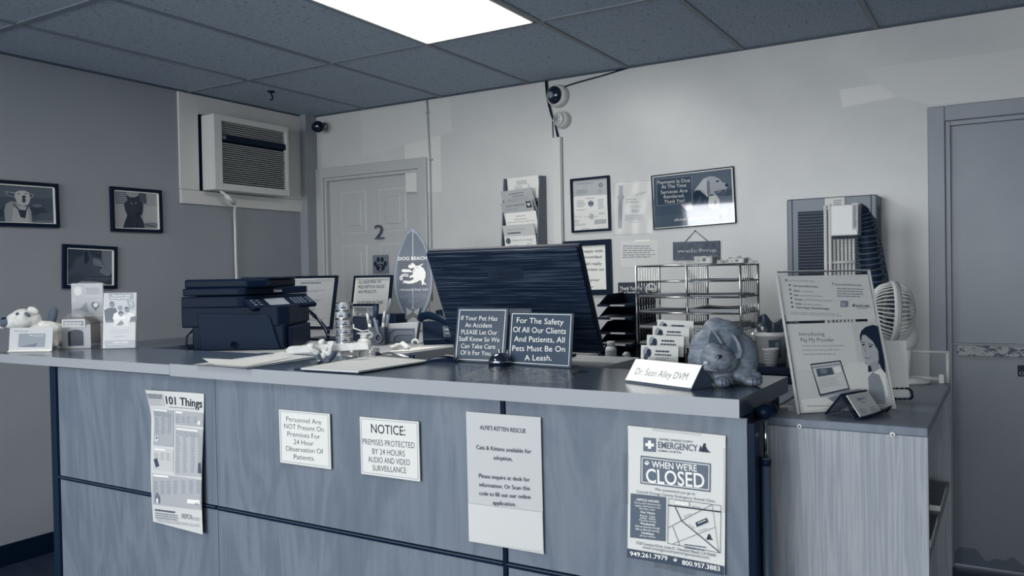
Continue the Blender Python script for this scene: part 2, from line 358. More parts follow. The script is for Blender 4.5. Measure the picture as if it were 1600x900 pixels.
#patch([(870, 262), (1214, 160), (1216, 300), (1228, 440), (960, 470), (880, 420)], mat(.79, .33), .0008)
struct('wall_back', b)
b = MB(); xs = [XL]+[c for w in WIN for c in w[:2]]+[XR]
for x0, x1 in zip(xs[::2], xs[1::2]): b.box((x0, YF-.12, 0), (x1, YF, ZC), M_WALLL)
for x0, x1, z0, z1 in WIN: b.box((x0, YF-.12, 0), (x1, YF, z0), M_WALLL); b.box((x0, YF-.12, z1), (x1, YF, ZC), M_WALLL)
struct('wall_front', b)
for k, (x0, x1, z0, z1) in enumerate(WIN):
    b = MB(); bw = .05
    for lo, hi in (((x0, z0), (x1, z0+bw)), ((x0, z1-bw), (x1, z1)), ((x0, z0), (x0+bw, z1)), ((x1-bw, z0), (x1, z1))): b.box((lo[0], YF-.1, lo[1]), (hi[0], YF-.04, hi[1]), M_WHITE)
    b.box((x0, YF-.075, z0), (x1, YF-.069, z1), M_GLASS); struct('window_%d' % (k+1), b)
b = MB(); b.box((XL, YF, 0), (XL+.012, YB, .10), M_TRIM, .003); struct('baseboard_left', b)
b = MB(); b.box((D1[1]+.06, YB-.012, 0), (D2[0]-.07, YB, .10), M_TRIM); b.box((D2[1]+.07, YB-.012, 0), (XR, YB, .10), M_TRIM); struct('baseboard_back', b)
b = MB(); b.box((XL, YB-.10, .0), (XL+.07, YB, ZC), M_WALLL); struct('trim_1', b)       # boxed corner post
def casing(x0, x1, z1, w, m, y=YB):
    b = MB()
    b.box((x0-w, y-.018, 0), (x0, y, z1+w), m, .004); b.box((x1, y-.018, 0), (x1+w, y, z1+w), m, .004); b.box((x0, y-.018, z1), (x1, y, z1+w), m, .004)
    b.box((x0, y-.004, 0), (x0+.02, y+.06, z1), m, .002); b.box((x1-.02, y-.004, 0), (x1, y+.06, z1), m, .002); b.box((x0+.02, y-.004, z1-.02), (x1-.02, y+.06, z1), m, .002)
    return b
struct('trim_2', casing(D1[0], D1[1], D1[2], .066, M_DOORW))
struct('trim_3', casing(D2[0], D2[1], D2[2], .068, M_DOORG))
# door 1: white six-panel door
d1 = thing('door_1', (D1[0]+.02, YB+.03, 0), None, None, kind='structure'); wd = D1[1]-D1[0]-.04
b = MB(); b.box((0, 0, .01), (wd, .04, D1[2]-.02), M_DOORW)
for z0, z1 in ((1.62, 1.90), (1.02, 1.55), (.22, .92)):
    for x0, x1 in ((.10, wd/2-.05), (wd/2+.05, wd-.10)):
        b.box((x0, -.003, z0), (x1, .002, z1), mat(.75, .4)); b.box((x0+.012, -.006, z0+.012), (x1-.012, .002, z1-.012), M_DOORW, .005); b.box((x0+.05, -.011, z0+.05), (x1-.05, .002, z1-.05), M_DOORW, .006)
b.build('panel', d1)
b = MB(); b.cyl((.06, 0, .95), (.06, -.05, .95), .012, M_CHROME); b.ball((.06, -.06, .95), .028, M_CHROME); b.build('knob', d1)
# door 2: grey slab door with a bar across it
d2 = thing('door_2', (D2[0]+.02, YB+.02, 0), None, None, kind='structure'); wd2 = D2[1]-D2[0]-.04
b = MB(); b.box((0, 0, .012), (wd2, .04, D2[2]-.02), M_DOORG); b.build('panel', d2)
M_CHIP = newmat('chipped_paint', .7, .6)
setcol(M_CHIP, ramp(M_CHIP, noise(M_CHIP, coords(M_CHIP, (1, 1, 2.5)), 26, 5, .4, .65), [(.44, .33), (.47, .70)]))
b = MB(); b.box((.018, -.022, .94), (wd2-.02, 0, .99), M_CHIP, .002); b.box((.0, -.026, .985), (wd2, 0, .995), M_DOORG, .002); b.build('cross_rail', d2, label='cross rail with chipped paint')
b = MB(); random.seed(3)
zz = lambda x: .035+.03*math.exp(-((x-.06)/.05)**2)+.012*math.sin(x*37)+.008*math.sin(x*91)+.02
pts = [Vector((x, -.0006, zz(x))) for x in [wd2*k/60 for k in range(61)]]
b.poly([Vector((0, -.0006, .013))]+[Vector((wd2, -.0006, .013))]+pts[::-1], mat(.42, .7)); b.build('scuffed_edge', d2, label='scuffed bare strip along the bottom')

# ceiling light panel
hx, hy = .293, .598; M_LIT = emit('lit_diffuser', (1.0, .99, .965, 1), PANEL_STRENGTH)
for k, (px_, py_) in enumerate(PANELS):
    cl = thing('ceiling_light', (px_, py_, ZC), ['bright rectangular fluorescent panel set in the tiled ceiling above the counter', 'added unseen ceiling panel on the visitors side, evening out the light'][k], 'ceiling light', 'ceiling light panels')
    b = MB()
    for lo, hi in (((-hx, -hy), (hx, -hy+.012)), ((-hx, hy-.012), (hx, hy)), ((-hx, -hy), (-hx+.012, hy)), ((hx-.012, -hy), (hx, hy))): b.box((lo[0], lo[1], -.008), (hi[0], hi[1], 0), M_WHITE)
    b.build('frame', cl)
    b = MB(); b.box((-hx+.012, -hy+.012, -.006), (hx-.012, hy-.012, -.001), M_LIT); b.build('diffuser', cl)
# sprinkler-like hook
b = MB(); p = W(424, 143, z=ZC-.004); b.lathe([(.022, 0), (.02, -.006), (.006, -.01)], M_BLACK, T3((0, 0, 0)), 16)
b.tube([(0, 0, -.008), (0, 0, -.02), (.016, -.006, -.03), (.018, -.008, -.042), (.004, 0, -.05), (-.01, 0, -.044)], .0042, M_BLACK, 8)
b.build('ceiling_hook', None, T3(p), 'small dark hook screwed into a ceiling tile near the air conditioner', 'hook')

# ================================================================== LEFT WALL
# air conditioner in a white board surround
b = MB()
y0, y1, z0, z1 = 3.062, 4.02, 1.775, 2.415
b.box((0, 0, 0), (.018, y1-y0, .08), M_WHITE, .002); hz = z1-z0
b.box((0, 0, .082), (.014, .13, hz), M_WHITE, .002); b.box((0, .13, .53), (.014, y1-y0, hz), M_WHITE, .002); b.box((0, .72, .082), (.014, y1-y0, .53), M_WHITE, .002); b.box((0, .13, .082), (.004, .72, .53), M_BLACK)
b.build('mounting_board', None, Matrix.Translation((XL, y0, z0)), 'white boards framing the wall air conditioner up to the ceiling', 'board')
ac = thing('air_conditioner', (XL+.015, 3.21, 1.858), 'white window air conditioner with louvered front high on the left wall', 'air conditioner')
aw, ah, ad = .575, .44, .115; M_AC = mat(.80, .4)
b = MB(); b.box((0, 0, 0), (ad-.03, aw, ah), M_AC, .006); b.build('casing', ac)
b = MB(); fx = ad; bw = .035
for lo, hi in (((0, 0), (.055, ah)), ((aw-.02, 0), (aw, ah)), ((.055, 0), (aw-.02, .04)), ((.055, ah-.035), (aw-.02, ah))): b.box((ad-.0295, lo[0], lo[1]), (fx, hi[0], hi[1]), M_AC, .0015)
b.box((ad-.0294, .056, .041), (ad-.025, aw-.021, ah-.036), M_BLACK); b.build('front_frame', ac)
for k in range(19):
    z = .046+k*.0125; b = MB(); b.box((-.009, .055, -.0014), (.009, aw-.02, .0014), M_AC, .0008, Matrix.Translation((ad-.012, 0, z+.004)) @ Matrix.Rotation(-.12, 4, 'Y')); b.build('louver', ac)
for k in range(6):
    z = .335+k*.0125; b = MB(); b.box((-.006, .055, -.0009), (.006, aw-.02, .0009), M_AC, .0006, Matrix.Translation((ad-.014, 0, z)) @ Matrix.Rotation(-.3, 4, 'Y')); b.build('vane', ac)
b = MB(); b.box((ad-.022, .055, .292), (ad-.002, aw-.02, .328), M_BLACK, .002); b.box((ad-.002, .062, .300), (ad-.001, .085, .322), mat(.4)); b.build('control_strip', ac)
b = MB(); pa = [(.07, .07, .0), (.085, .11, -.03), (.08, .17, -.07), (.03, .205, -.12), (.02, .215, -.2), (.014, .22, -.4), (.012, .225, -.6), (.012, .23, -.8)]
b.tube(pa, .008, M_WHITE, 8); b.cyl((.08, .10, -.025), (.078, .165, -.068), .014, M_WHITE, 10); b.build('power_cord', ac, label='white power cord hanging down the wall')
# three framed animal photographs
def photo(nm, corners, label, draw, view):
    Mx, w, h = qf(*corners, x=XL); t = thing('picture_frame', Mx, label, 'picture', 'framed animal photographs on the left wall')
    frame_mb(w, h, .018, .02, mat(.03, .3), None, .005, mat(.93, .25)).build('frame', t)
    s = Sheet(w-.036, h-.036, .45, .004, quad=view, rough=.25); draw(s); s.build('print', Matrix.Translation((.018, 0, .018)), t)
    b = MB(); b.box((.018, -.011, .018), (w-.018, -.010, h-.018), M_GLASS); b.build('glass', t)
def draw_dog(s):
    s.rect(5, 180, 410, 390, .28); s.rect(5, 70, 410, 185, .36)
    for c, r, v in (((300, 290), (60, 35), .2), ((360, 330), (60, 30), .32), ((300, 245), (30, 14), .42), ((60, 310), (40, 30), .22), ((350, 375), (90, 14), .42)): s.ell(*c, *r, v)
    s.poly([(100, 385), (95, 290), (105, 240), (140, 215), (170, 225), (200, 250), (245, 250), (262, 290), (268, 385)], .62); s.poly([(140, 385), (150, 270), (190, 250), (240, 262), (250, 385)], .72)
    s.poly([(178, 280), (235, 285), (225, 350), (195, 340)], .14); s.line((150, 235), (185, 280), 8, .12); s.line((245, 240), (230, 285), 8, .12)
    s.poly([(160, 180), (165, 145), (190, 130), (225, 130), (250, 145), (258, 190), (245, 240), (205, 250), (175, 230)], .76)
    s.poly([(166, 146), (100, 138), (112, 166), (158, 186)], .56); s.poly([(158, 160), (112, 146), (120, 162), (158, 178)], .2); s.poly([(248, 150), (280, 156), (266, 190), (252, 178)], .56); s.poly([(254, 158), (270, 162), (260, 182)], .2)
    s.ell(185, 155, 6, 5, .08); s.ell(230, 153, 6, 5, .08); s.ell(217, 178, 13, 10, .05); s.ell(217, 205, 12, 20, .2); s.line((95, 260), (60, 330), 5, .1); s.line((60, 330), (90, 340), 5, .1)
def draw_cat(s):
    s.rect(840, 135, 1170, 430, .66); s.rect(850, 150, 940, 235, .45); [s.line((850, 160+k*14), (938, 164+k*14), 4, .66) for k in range(5)]
    s.poly([(1025, 152), (1078, 156), (1085, 235), (1030, 230)], .3); s.rect(1060, 250, 1165, 400, .72); s.ell(1110, 390, 60, 20, .5)
    s.poly([(915, 410), (925, 370), (945, 320), (930, 285), (920, 235), (945, 210), (938, 172), (965, 188), (1000, 188), (1030, 172), (1030, 205), (1060, 240), (1058, 290), (1040, 325), (1060, 365), (1070, 410)], .10)
    s.poly([(997, 310), (1050, 300), (1055, 312), (1006, 320), (1003, 400), (995, 400)], .0); s.ell(975, 232, 6, 4, .62); s.ell(1006, 229, 6, 4, .62); s.line((1070, 385), (1150, 405), 6, .2)
def draw_wolf(s):
    s.rect(470, 545, 850, 860, .2); s.ell(790, 650, 90, 100, .46); s.ell(640, 830, 140, 25, .55)
    s.poly([(500, 830), (495, 750), (540, 690), (560, 640), (610, 605), (620, 570), (635, 560), (655, 580), (680, 625), (710, 612), (745, 560), (750, 640), (770, 690), (826, 745), (828, 775), (790, 805), (700, 800), (600, 800)], .30)
    s.poly([(680, 625), (735, 640), (770, 695), (820, 745), (790, 765), (740, 740), (730, 690), (690, 680)], .48); s.poly([(622, 680), (618, 590), (635, 562), (652, 600), (655, 650)], .14)
    s.poly([(700, 615), (742, 565), (742, 628)], .12); s.ell(738, 700, 14, 6, .04); s.ell(818, 768, 10, 12, .02); s.line((600, 770), (815, 772), 5, .1); s.poly([(500, 830), (500, 770), (600, 745), (620, 790), (560, 835)], .24)
photo('dog', [(-22, 352), (90, 357), (89, 287), (-22, 280.5)], 'framed photo of a pale floppy eared dog, leftmost on the grey left wall', draw_dog, [(10, 80), (405, 95), (412, 390), (15, 385)])
photo('cat', [(172, 361), (251, 365), (250.5, 297), (170.5, 292)], 'framed photo of a black cat, rightmost on the grey left wall', draw_cat, [(843, 138), (1163, 158), (1172, 425), (850, 412)])
photo('wolf', [(97, 450), (181, 452), (180, 385), (95.5, 382)], 'framed photo of a sleeping pointed eared dog, lowest on the left wall', draw_wolf, [(485, 552), (828, 558), (834, 838), (490, 838)])

# ================================================================== BACK WALL
def dome(nm, px, py, R, label, dark, M_SH, face=(-.12, -.99, -.1)):
    p = W(px, py, y=YB); t = thing('security_camera', p, label, 'security camera', None)
    q = Matrix.Translation((0, 0, 0)) @ Vector((-.28, -.95, -.05)).to_track_quat('Z', 'Y').to_matrix().to_4x4(); base = Vector((0, -1, 0)).to_track_quat('Z', 'Y').to_matrix().to_4x4()
    b = MB(); b.lathe([(R*1.02, 0), (R*1.02, .02), (R*.98, .035), (R*.86, .052), (R*.6, .058)], M_SH, base, 32); b.build('housing', t)
    b = MB(); Q = Matrix.Translation((-.004, -.045, 0)) @ q
    b.lathe([(R*.82, 0), (R*.80, .014), (R*.56, R*.44), (R*.22, R*.57), (0, R*.59)], dark, Q, 28); b.build('dome', t)
    b = MB(); b.lathe([(R*.3, R*.4), (R*.3, R*.62), (R*.22, R*.66), (0, R*.6)], mat(.5, .1), Q, 16)
    if R < .055:
        for k in range(10): b.ball((R*.45*math.cos(k*PI/5), R*.45*math.sin(k*PI/5), R*.46), .004, mat(.05, .2), Q, 1)
    b.build('lens', t); return t
M_CAMW = mat(.80, .35)
dome('a', 874, 151, .062, 'larger white dome camera with black face high on the back wall', mat(.06, .08), M_CAMW)
dome('b', 881, 188, .046, 'smaller white camera with round ringed lens just below the larger dome', mat(.75, .3), M_CAMW)
# dark camera in the corner
p = W(497, 198, y=4.0); t = thing('security_camera', p, 'round black camera in the corner above the white door', 'security camera')
b = MB(); b.cyl((-.035, .09, .02), (-.02, .02, .01), .012, M_CHROME, 12); b.cyl((-.035, .1, .02), (-.035, .088, .02), .025, M_CHROME, 16); b.build('bracket', t)
b = MB(); b.ball((0, 0, 0), .038, mat(.05, .25), None, 4); b.build('housing', t)
b = MB(); q = Vector((.25, -.95, -.25)).to_track_quat('Z', 'Y').to_matrix().to_4x4(); b.lathe([(.03, .02), (.03, .035), (.022, .041), (0, .041)], mat(.02, .1), q, 24); b.ball((-.006, -.037, .008), (.008, .002, .004), M_WHITE); b.build('lens', t)
# cables, raceway, conduit
def wl(*pts, off=.006): return [W(px, py, y=YB)+Vector((0, -off, 0)) for px, py in pts]
b = MB(); b.tube(wl((853, 126), (855, 150), (858, 165), (862, 180), (868, 195), (872, 214)), .0045, M_BLACK, 6); b.tube(wl((856, 126), (859, 160), (864, 180), (870, 200), (874, 214), off=.012), .0035, M_BLACK, 6)
b.build('cable_bundle', None, None, 'dark cables running down from the ceiling beside the white wall cameras', 'cable')
b = MB(); b.tube(wl((876, 138), (900, 130), (940, 119), (983, 106)), .004, M_BLACK, 6); b.build('camera_cable', None, None, 'dark cable stretched from the larger dome camera up to the ceiling', 'cable')
b = MB(); b.tube(wl((864, 190), (865, 215), (867, 300), (868, 378)), .0025, M_BLACK, 6); b.build('thin_cable', None, None, 'thin dark wire running down beside the white raceway', 'cable')
b = MB(); a = W(865, 216, y=YB); c = W(879, 216, y=YB); zlo = W(870, 390, y=YB).z; b.box((a.x, YB-.022, zlo), (c.x-.006, YB, a.z), M_CAMW, .002); b.box((c.x-.006, YB-.016, zlo), (c.x+.002, YB, a.z), mat(.62, .5), .001); b.build('cable_raceway', None, None, 'vertical white cable raceway below the wall cameras', 'raceway')
b = MB(); b.tube(wl((668, 156), (670, 200), (673, 250), (675, 390), (676, 470)), .005, mat(.6, .4), 8)
for q in ((669, 176), (674, 250)): b.box(W(*q, y=YB)-Vector((.012, .012, .004)), W(*q, y=YB)+Vector((.012, 0, .004)), mat(.6, .4))
b.build('wall_conduit', None, None, 'thin painted conduit running down the back wall beside the white door', 'conduit')
# numeral and paw plaque on the white door
DY = YB+.03
Mx, w, h = qf((586, 374), (600, 373.5), (600, 351), (586, 351.5), y=DY-.012); b = MB(); vs, fs = textmesh('2', 0); x0 = min(v[0] for v in vs); x1 = max(v[0] for v in vs); z1 = max(v[1] for v in vs)
bm2 = bmesh.new(); bv = [bm2.verts.new(((v[0]-x0)/(x1-x0)*w, 0, v[1]/z1*h)) for v in vs]
for f in fs: bm2.faces.new([bv[k] for k in f])
r = bmesh.ops.extrude_face_region(bm2, geom=bm2.faces[:]); bmesh.ops.translate(bm2, vec=(0, -.008, 0), verts=[v for v in r['geom'] if isinstance(v, bmesh.types.BMVert)]); b.merge(bm2, mat(.42, .25, .6)); b.build('door_numeral', None, Mx, 'metal numeral 2 fixed to the white door', 'numeral')
Mx, w, h = qf((584, 427.5), (608, 427), (607, 398), (583.5, 399), y=DY-.011)
s = Sheet(w, h, .46, .008, quad=[(0, 0), (100, 0), (100, 125), (0, 125)], rough=.4)
s.ell(50, 85, 30, 26, .06); [s.ell(x, y, 11, 18, .06) for x, y in ((17, 60), (37, 32), (63, 32), (83, 60))]; s.T('2', 40, 60, 86, 34, .6)
s.build('paw_plaque', Mx, None, label='square plaque with dark paw print on the white door', cat='plaque')

# wall literature rack with leaflets
p0 = W(853, 275, y=YB); pr = thing('literature_rack', (p0.x-.235, YB, 1.26), 'tall grey metal literature rack holding leaflets on the back wall', 'rack')
RH = p0.z-1.26; M_RK = mat(.40, .4)
b = MB()
for x0, x1 in ((-.002, .004), (.231, .237)): b.prism([(x0, 0, 0), (x0, 0, RH), (x0, -.075, RH-.005), (x0, -.135, 0)], (x1-x0, 0, 0), M_RK)
b.box((0, -.004, 0), (.235, 0, RH), M_RK); b.build('body', pr)
for k in range(6):
    z = RH-.145-k*.067; yy = -.03-k*.009
    b = MB(); b.prism([(.003, yy, z), (.003, yy-.017, z), (.003, yy-.019, z+.02), (.003, yy-.0178, z+.02), (.003, yy-.0158, z+.002), (.003, yy, z+.002)], (.229, 0, 0), M_RK); b.build('pocket', pr)
LEAF = [(.86, 'plain printed table'), (.72, 'greyish folded'), (.70, 'dark headed'), (.88, 'white centred title'), (.76, 'pale two line'), (.86, 'round dark seal')]
LB = ['topmost white leaflet with small print in the wall rack', 'second leaflet from the top of the wall rack, greyer paper leaning outward', 'leaflet with a dark square emblem at right, third down the wall rack', 'white leaflet with a centred title, fourth down the wall rack', 'grey leaflet with two lines of print, fifth down the wall rack', 'lowest leaflet in the wall rack, with a round dark seal']
for k in range(6):
    z = RH-.140-k*.067+.003; yy = -.03-k*.009; tl = [.10, .42, .40, .2, .3, .16][k]; w = .205; h = .135
    O = pr.matrix_world @ Vector((.013+[0, -.012, -.01, .006, 0, .006][k], yy-.010-.006*k*0, z))
    Mx = frame(O, (1, 0, [.02, .06, .05, .03, .02, .01][k]), Vector((0, -math.sin(tl), math.cos(tl)))); s = Sheet(w, h, LEAF[k][0], .003, quad=[(0, 0), (200, 0), (200, 130), (0, 130)])
    if k == 0: s.lines(60, 15, 130, 40, 3, .45, .4, .2); s.lines(45, 45, 110, 75, 6, .5); s.lines(130, 40, 145, 75, 6, .5)
    if k == 1: s.lines(50, 12, 160, 26, 1, .45); s.lines(70, 30, 160, 40, 1, .4); s.lines(30, 45, 180, 68, 4, .6)
    if k == 2: s.T('ALLERGY CONNECTIONS', 30, 148, 22, 8, .15, .01); s.rect(160, 8, 192, 44, .08); s.ell(171, 22, 6, 6, .8); s.ell(181, 22, 6, 6, .8); s.poly([(165, 24), (187, 24), (176, 38)], .8); s.lines(20, 36, 120, 44, 1, .5)
    if k == 3: s.T('Boarding Fees', 70, 130, 20, 8, .3); s.lines(55, 32, 150, 42, 2, .55); s.lines(10, 48, 190, 54, 1, .4)
    if k == 4: s.T('Health Care Financing', 25, 140, 24, 6, .35); s.lines(25, 36, 110, 46, 1, .15, .7, 0)
    if k == 5: s.ell(24, 24, 16, 17, .22); s.ell(24, 24, 12, 13, .4); s.ell(24, 24, 6, 7, .2); s.T('California Pet Cardiology', 48, 178, 22, 10, .3); s.lines(25, 46, 90, 52, 1, .5); s.lines(140, 40, 185, 48, 2, .5); s.lines(90, 62, 140, 68, 1, .35)
    s.build('leaflet', Mx, None, label=LB[k], cat='leaflet', group='leaflets in the wall rack')
# framed certificates
Mx, w, h = qf((895.5, 364), (955.5, 360.5), (953.5, 274), (892.5, 280.5), y=YB); t = thing('framed_certificates', Mx, 'black framed set of three licences on the back wall', 'certificate')
frame_mb(w, h, .012, .02, mat(.04, .3), None).build('frame', t)
s = Sheet(w-.024, h-.024, .72, .005, quad=[(85, 95), (418, 62), (428, 555), (92, 570)], rough=.35)
s.poly([(82, 95), (420, 62), (422, 220), (84, 242)], .70); s.ell(350, 132, 20, 22, .4); s.ell(350, 132, 13, 14, .6); s.lines(120, 110, 320, 128, 1, .5, sl=-.07); s.lines(170, 140, 230, 146, 1, .35); s.lines(118, 175, 230, 220, 5, .45, sl=-.06); s.lines(325, 170, 370, 205, 4, .5)
s.poly([(80, 242), (408, 224), (410, 372), (84, 402)], .86); s.ell(253, 310, 27, 29, .25); s.ell(253, 310, 20, 22, .55); s.rect(236, 303, 270, 317, .2); s.lines(205, 252, 305, 268, 2, .4, sl=-.06); s.lines(118, 275, 200, 345, 6, .5, sl=-.06); s.lines(320, 262, 385, 362, 5, .5, sl=-.06); s.lines(115, 365, 215, 380, 2, .4, sl=-.06)
s.poly([(84, 402), (418, 374), (420, 545), (90, 568)], .84); s.T('CITY OF', 95, 160, 438, 14, .45); s.ell(258, 435, 24, 30, .7); s.T('BUSINESS LICENSE', 190, 318, 437, 9, .4, sl=-.03); s.lines(95, 465, 150, 500, 4, .5, sl=-.05); s.rect(285, 468, 400, 512, .66, -.06); s.lines(95, 505, 230, 525, 3, .5, sl=-.05); s.lines(330, 395, 400, 415, 3, .5); s.lines(160, 545, 240, 556, 1, .5)
s.build('print', Matrix.Translation((.012, 0, .012)), t)
# certificate in a plastic sleeve
Mx, w, h = qf((960, 367), (1021, 364), (1018.5, 283.5), (961, 285), y=YB, off=.002); t = thing('certificate_sheet', Mx, 'paper certificate with vertical ribbon band in a clear sleeve on the back wall', 'certificate')
s = Sheet(w, h, .84, .001, quad=[(462, 118), (800, 100), (818, 580), (470, 598)], rough=.5)
s.rect(500, 140, 538, 540, .58); s.ell(521, 248, 30, 32, .62); s.ell(700, 215, 60, 12, .76, rot=-.3); s.T('CareCredit', 565, 662, 266, 14, .3, sl=-.05); s.T('Certification', 565, 680, 290, 14, .3, sl=-.05); s.T('Karin Jackson', 605, 710, 332, 10, .3, sl=-.04); s.lines(622, 355, 695, 385, 2, .5); s.lines(565, 408, 742, 465, 6, .6, sl=-.03); s.lines(605, 472, 710, 482, 1, .6)
s.build('page', None, t); b = MB(); b.grid(lambda u, v: Vector((-.01+u*(w+.02), -.004-.003*math.sin(u*17)*math.sin(v*9), -.008+v*(h+.012))), 14, 10, M_TAPE); b.build('sleeve', t, label='clear plastic sleeve')
# payment sign with dog
Mx, w, h = qf((1023, 359.5), (1151, 348.8), (1147.3, 259.8), (1017.5, 275), y=YB, off=0); t = thing('payment_sign', Mx, 'framed payment due sign with a profile photo of a golden dog on the back wall', 'sign')
frame_mb(w, h, .005, .014, mat(.05, .3), None).build('frame', t)
PQ = [(97, 135), (780, 52), (800, 520), (118, 580)]
s = Sheet(w-.01, h-.01, .86, .006, quad=PQ, rough=.025, coat=.6, spec=.6)
s.poly([(107, 143), (766, 64), (783, 508), (118, 570)], .30); s.poly([(435, 104), (766, 64), (772, 240), (437, 240)], .36); s.poly([(440, 330), (775, 290), (780, 400), (445, 410)], .42)
for k in range(16): s.poly([(445+k*20, 400), (452+k*20, 380-(k % 3)*6), (458+k*20, 400)], .34)
s.poly([(110, 330), (440, 290), (446, 410), (116, 420)], .30); s.poly([(340, 372), (430, 360), (446, 400), (444, 418), (390, 422), (360, 395)], .72)
s.poly([(445, 278), (480, 235), (520, 250), (570, 280), (600, 330), (590, 420), (440, 420)], .16); s.poly([(455, 400), (500, 300), (520, 310), (480, 415)], .26); s.poly([(520, 400), (545, 330), (560, 340), (545, 410)], .24)
s.poly([(578, 300), (640, 290), (668, 330), (665, 405), (600, 412), (570, 380)], .78); s.poly([(625, 330), (640, 340), (638, 400), (622, 400)], .5)
s.poly([(455, 250), (500, 190), (530, 150), (580, 130), (625, 132), (665, 150), (690, 180), (735, 195), (742, 212), (725, 240), (712, 285), (690, 302), (650, 300), (600, 280), (560, 300), (500, 250)], .66)
s.poly([(450, 262), (500, 195), (540, 150), (565, 160), (578, 230), (575, 300), (560, 305), (540, 260), (490, 235)], .74); s.poly([(560, 165), (585, 175), (588, 260), (575, 305), (562, 270)], .46)
s.poly([(620, 262), (660, 268), (720, 240), (712, 290), (690, 302), (650, 298)], .34); s.ell(650, 172, 14, 8, .1); s.ell(728, 205, 14, 14, .1); s.line((630, 262), (715, 245), 6, .1)
s.poly([(132, 158), (430, 126), (438, 352), (142, 382)], .24); s.path([(132, 158), (430, 126), (438, 352), (142, 382)], 3, .62, True)
for tx, x0, x1, yc in (('Payment Is Due', 143, 418, 174), ('At The Time', 176, 386, 214), ('Services Are', 171, 396, 260), ('Rendered.', 197, 371, 300), ('Thank You!', 201, 372, 342)): s.T(tx, x0, x1, yc, 28, .84, .0, sl=-.08)
s.poly([(118, 470), (672, 428), (676, 522), (122, 572)], .33); s.T('about allergy testing', 285, 656, 487, 24, .78, .02, sl=-.07)
s.ell(695, 435, 24, 20, .86, rot=.5); s.ell(722, 434, 24, 20, .86, rot=-.5); s.poly([(676, 442), (746, 436), (712, 482)], .86); s.rect(675, 488, 745, 492, .7, -.05)
s.build('print', Matrix.Translation((.005, 0, .005)), t)
# small printed notice
Mx, w, h = qf((971, 416.5), (1030, 415.5), (1028.5, 373.5), (969, 377), y=YB); s = Sheet(w, h, .82, .001, quad=[(525, 660), (862, 625), (868, 880), (535, 885)]); s.lines(545, 690, 835, 810, 6, .35, .32, .2, sl=-.03); s.poly([(640, 640), (780, 625), (778, 645), (642, 660)], .95)
s.build('notice_sheet', Mx, None, label='plain paper notice of six printed lines taped below the certificate sheet', cat='notice')
# review frame behind the monitor
Mx, w, h = qf((884, 462), (957.5, 460.5), (956, 373.5), (882, 377.5), y=YB); t = thing('review_frame', Mx, 'black framed request for a review, half hidden behind the monitor', 'framed notice')
frame_mb(w, h, .030, .022, mat(.06, .3), None).build('frame', t)
s = Sheet(w-.06, h-.06, .88, .006, quad=[(160, 690), (388, 684), (398, 968), (160, 975)], rough=.4)
for tx, x0, x1, yc in (('were happy with', 176, 368, 720), ('vices provided', 182, 360, 757), ('we would really', 176, 362, 800), ('ave a review on', 184, 376, 837), ('you for your', 190, 350, 905)): s.T(tx, x0, x1, yc, 17, .08, .022)
s.lines(250, 945, 330, 955, 1, .2); s.build('print', Matrix.Translation((.03, 0, .03)), t)
# welcome plaque
Mx, w, h = qf((1052.5, 407), (1125.5, 405.5), (1125, 376), (1052, 378.5), y=YB, off=.002); t = thing('welcome_plaque', Mx, 'dark slate welcome plaque hanging from a cord', 'plaque')
M_SLATE = newmat('slate', .3, .6); setcol(M_SLATE, ramp(M_SLATE, noise(M_SLATE, coords(M_SLATE, (1, 1, 1)), 30, 5), [(.3, .2), (.7, .36)]))
s = Sheet(w, h, M_SLATE, .008, quad=[(275, 680), (662, 670), (665, 825), (277, 833)]); s.T('welc', 310, 482, 752, 30, .68, .012); s.T('me', 530, 635, 748, 30, .68, .012); s.paw(505, 748, 20, .68); s.build('board', None, t)
b = MB(); b.tube([(w*.26, -.004, h), (w*.48, -.004, h+.055), (w*.74, -.004, h)], .0018, M_BLACK, 6); b.cyl((w*.48, .002, h+.054), (w*.48, -.01, h+.054), .003, M_BLACK, 8); b.build('cord', t)
# no smoking sign
Mx, w, h = qf((966.5, 463), (1029, 462), (1028, 440), (966, 441.5), y=YB); s = Sheet(w, h, .08, .004, quad=[(172, 230), (405, 226), (410, 304), (175, 308)], rough=.3)
s.T('Thank You For', 183, 318, 262, 19, .84, .02); s.T('Not Smoking', 183, 300, 286, 18, .84, .02)
s.ell(367, 267, 32, 33, .8); s.ell(367, 267, 25, 26, .10); s.rect(345, 262, 390, 273, .75); s.line((346, 247), (388, 288), 7, .8); s.build('no_smoking_sign', Mx, None, label='dark no smoking sign with white lettering behind the wire sorter', cat='sign')

# wall heater
HY = 3.95; a = W(1229, 312, y=HY); c = W(1370, 303, y=HY); hw = c.x-a.x; hz = a.z-.25
ht = thing('wall_heater', (a.x, HY, .25), 'grey louvered gas wall heater on the back wall', 'heater'); M_HT = mat(.44, .4)
b = MB(); b.box((0, 0, 0), (hw, YB-HY, hz), M_HT, .006); b.box((.022, -.004, 0), (.026, .002, hz), mat(.25)); b.box((hw-.026, -.004, 0), (hw-.022, .002, hz), mat(.25)); b.build('body', ht)
b = MB(); b.box((.05, -.002, .25), (hw-.05, .001, hz-.06), M_BLACK); b.build('grille_back', ht)
for k in range(79):
    b = MB(); z = .26+k*(hz-.06-.26)/79; b.box((.05, -.006, -.0022), (hw-.05, -.001, .0022), M_HT, 0, Matrix.Translation((0, 0, z+.006)) @ Matrix.Rotation(.35, 4, 'X')); b.build('louver', ht)
b = MB(); s = Sheet(.085, .05, .86, .0006, quad=[(0, 0), (100, 0), (100, 60), (0, 60)]); s.T('WARN', 8, 40, 46, 12, .2, .02); s.lines(45, 8, 90, 50, 4, .5); s.build('paper_label', Matrix.Translation((.17, -.006, hz-.055)), ht, label='white paper label at the top')
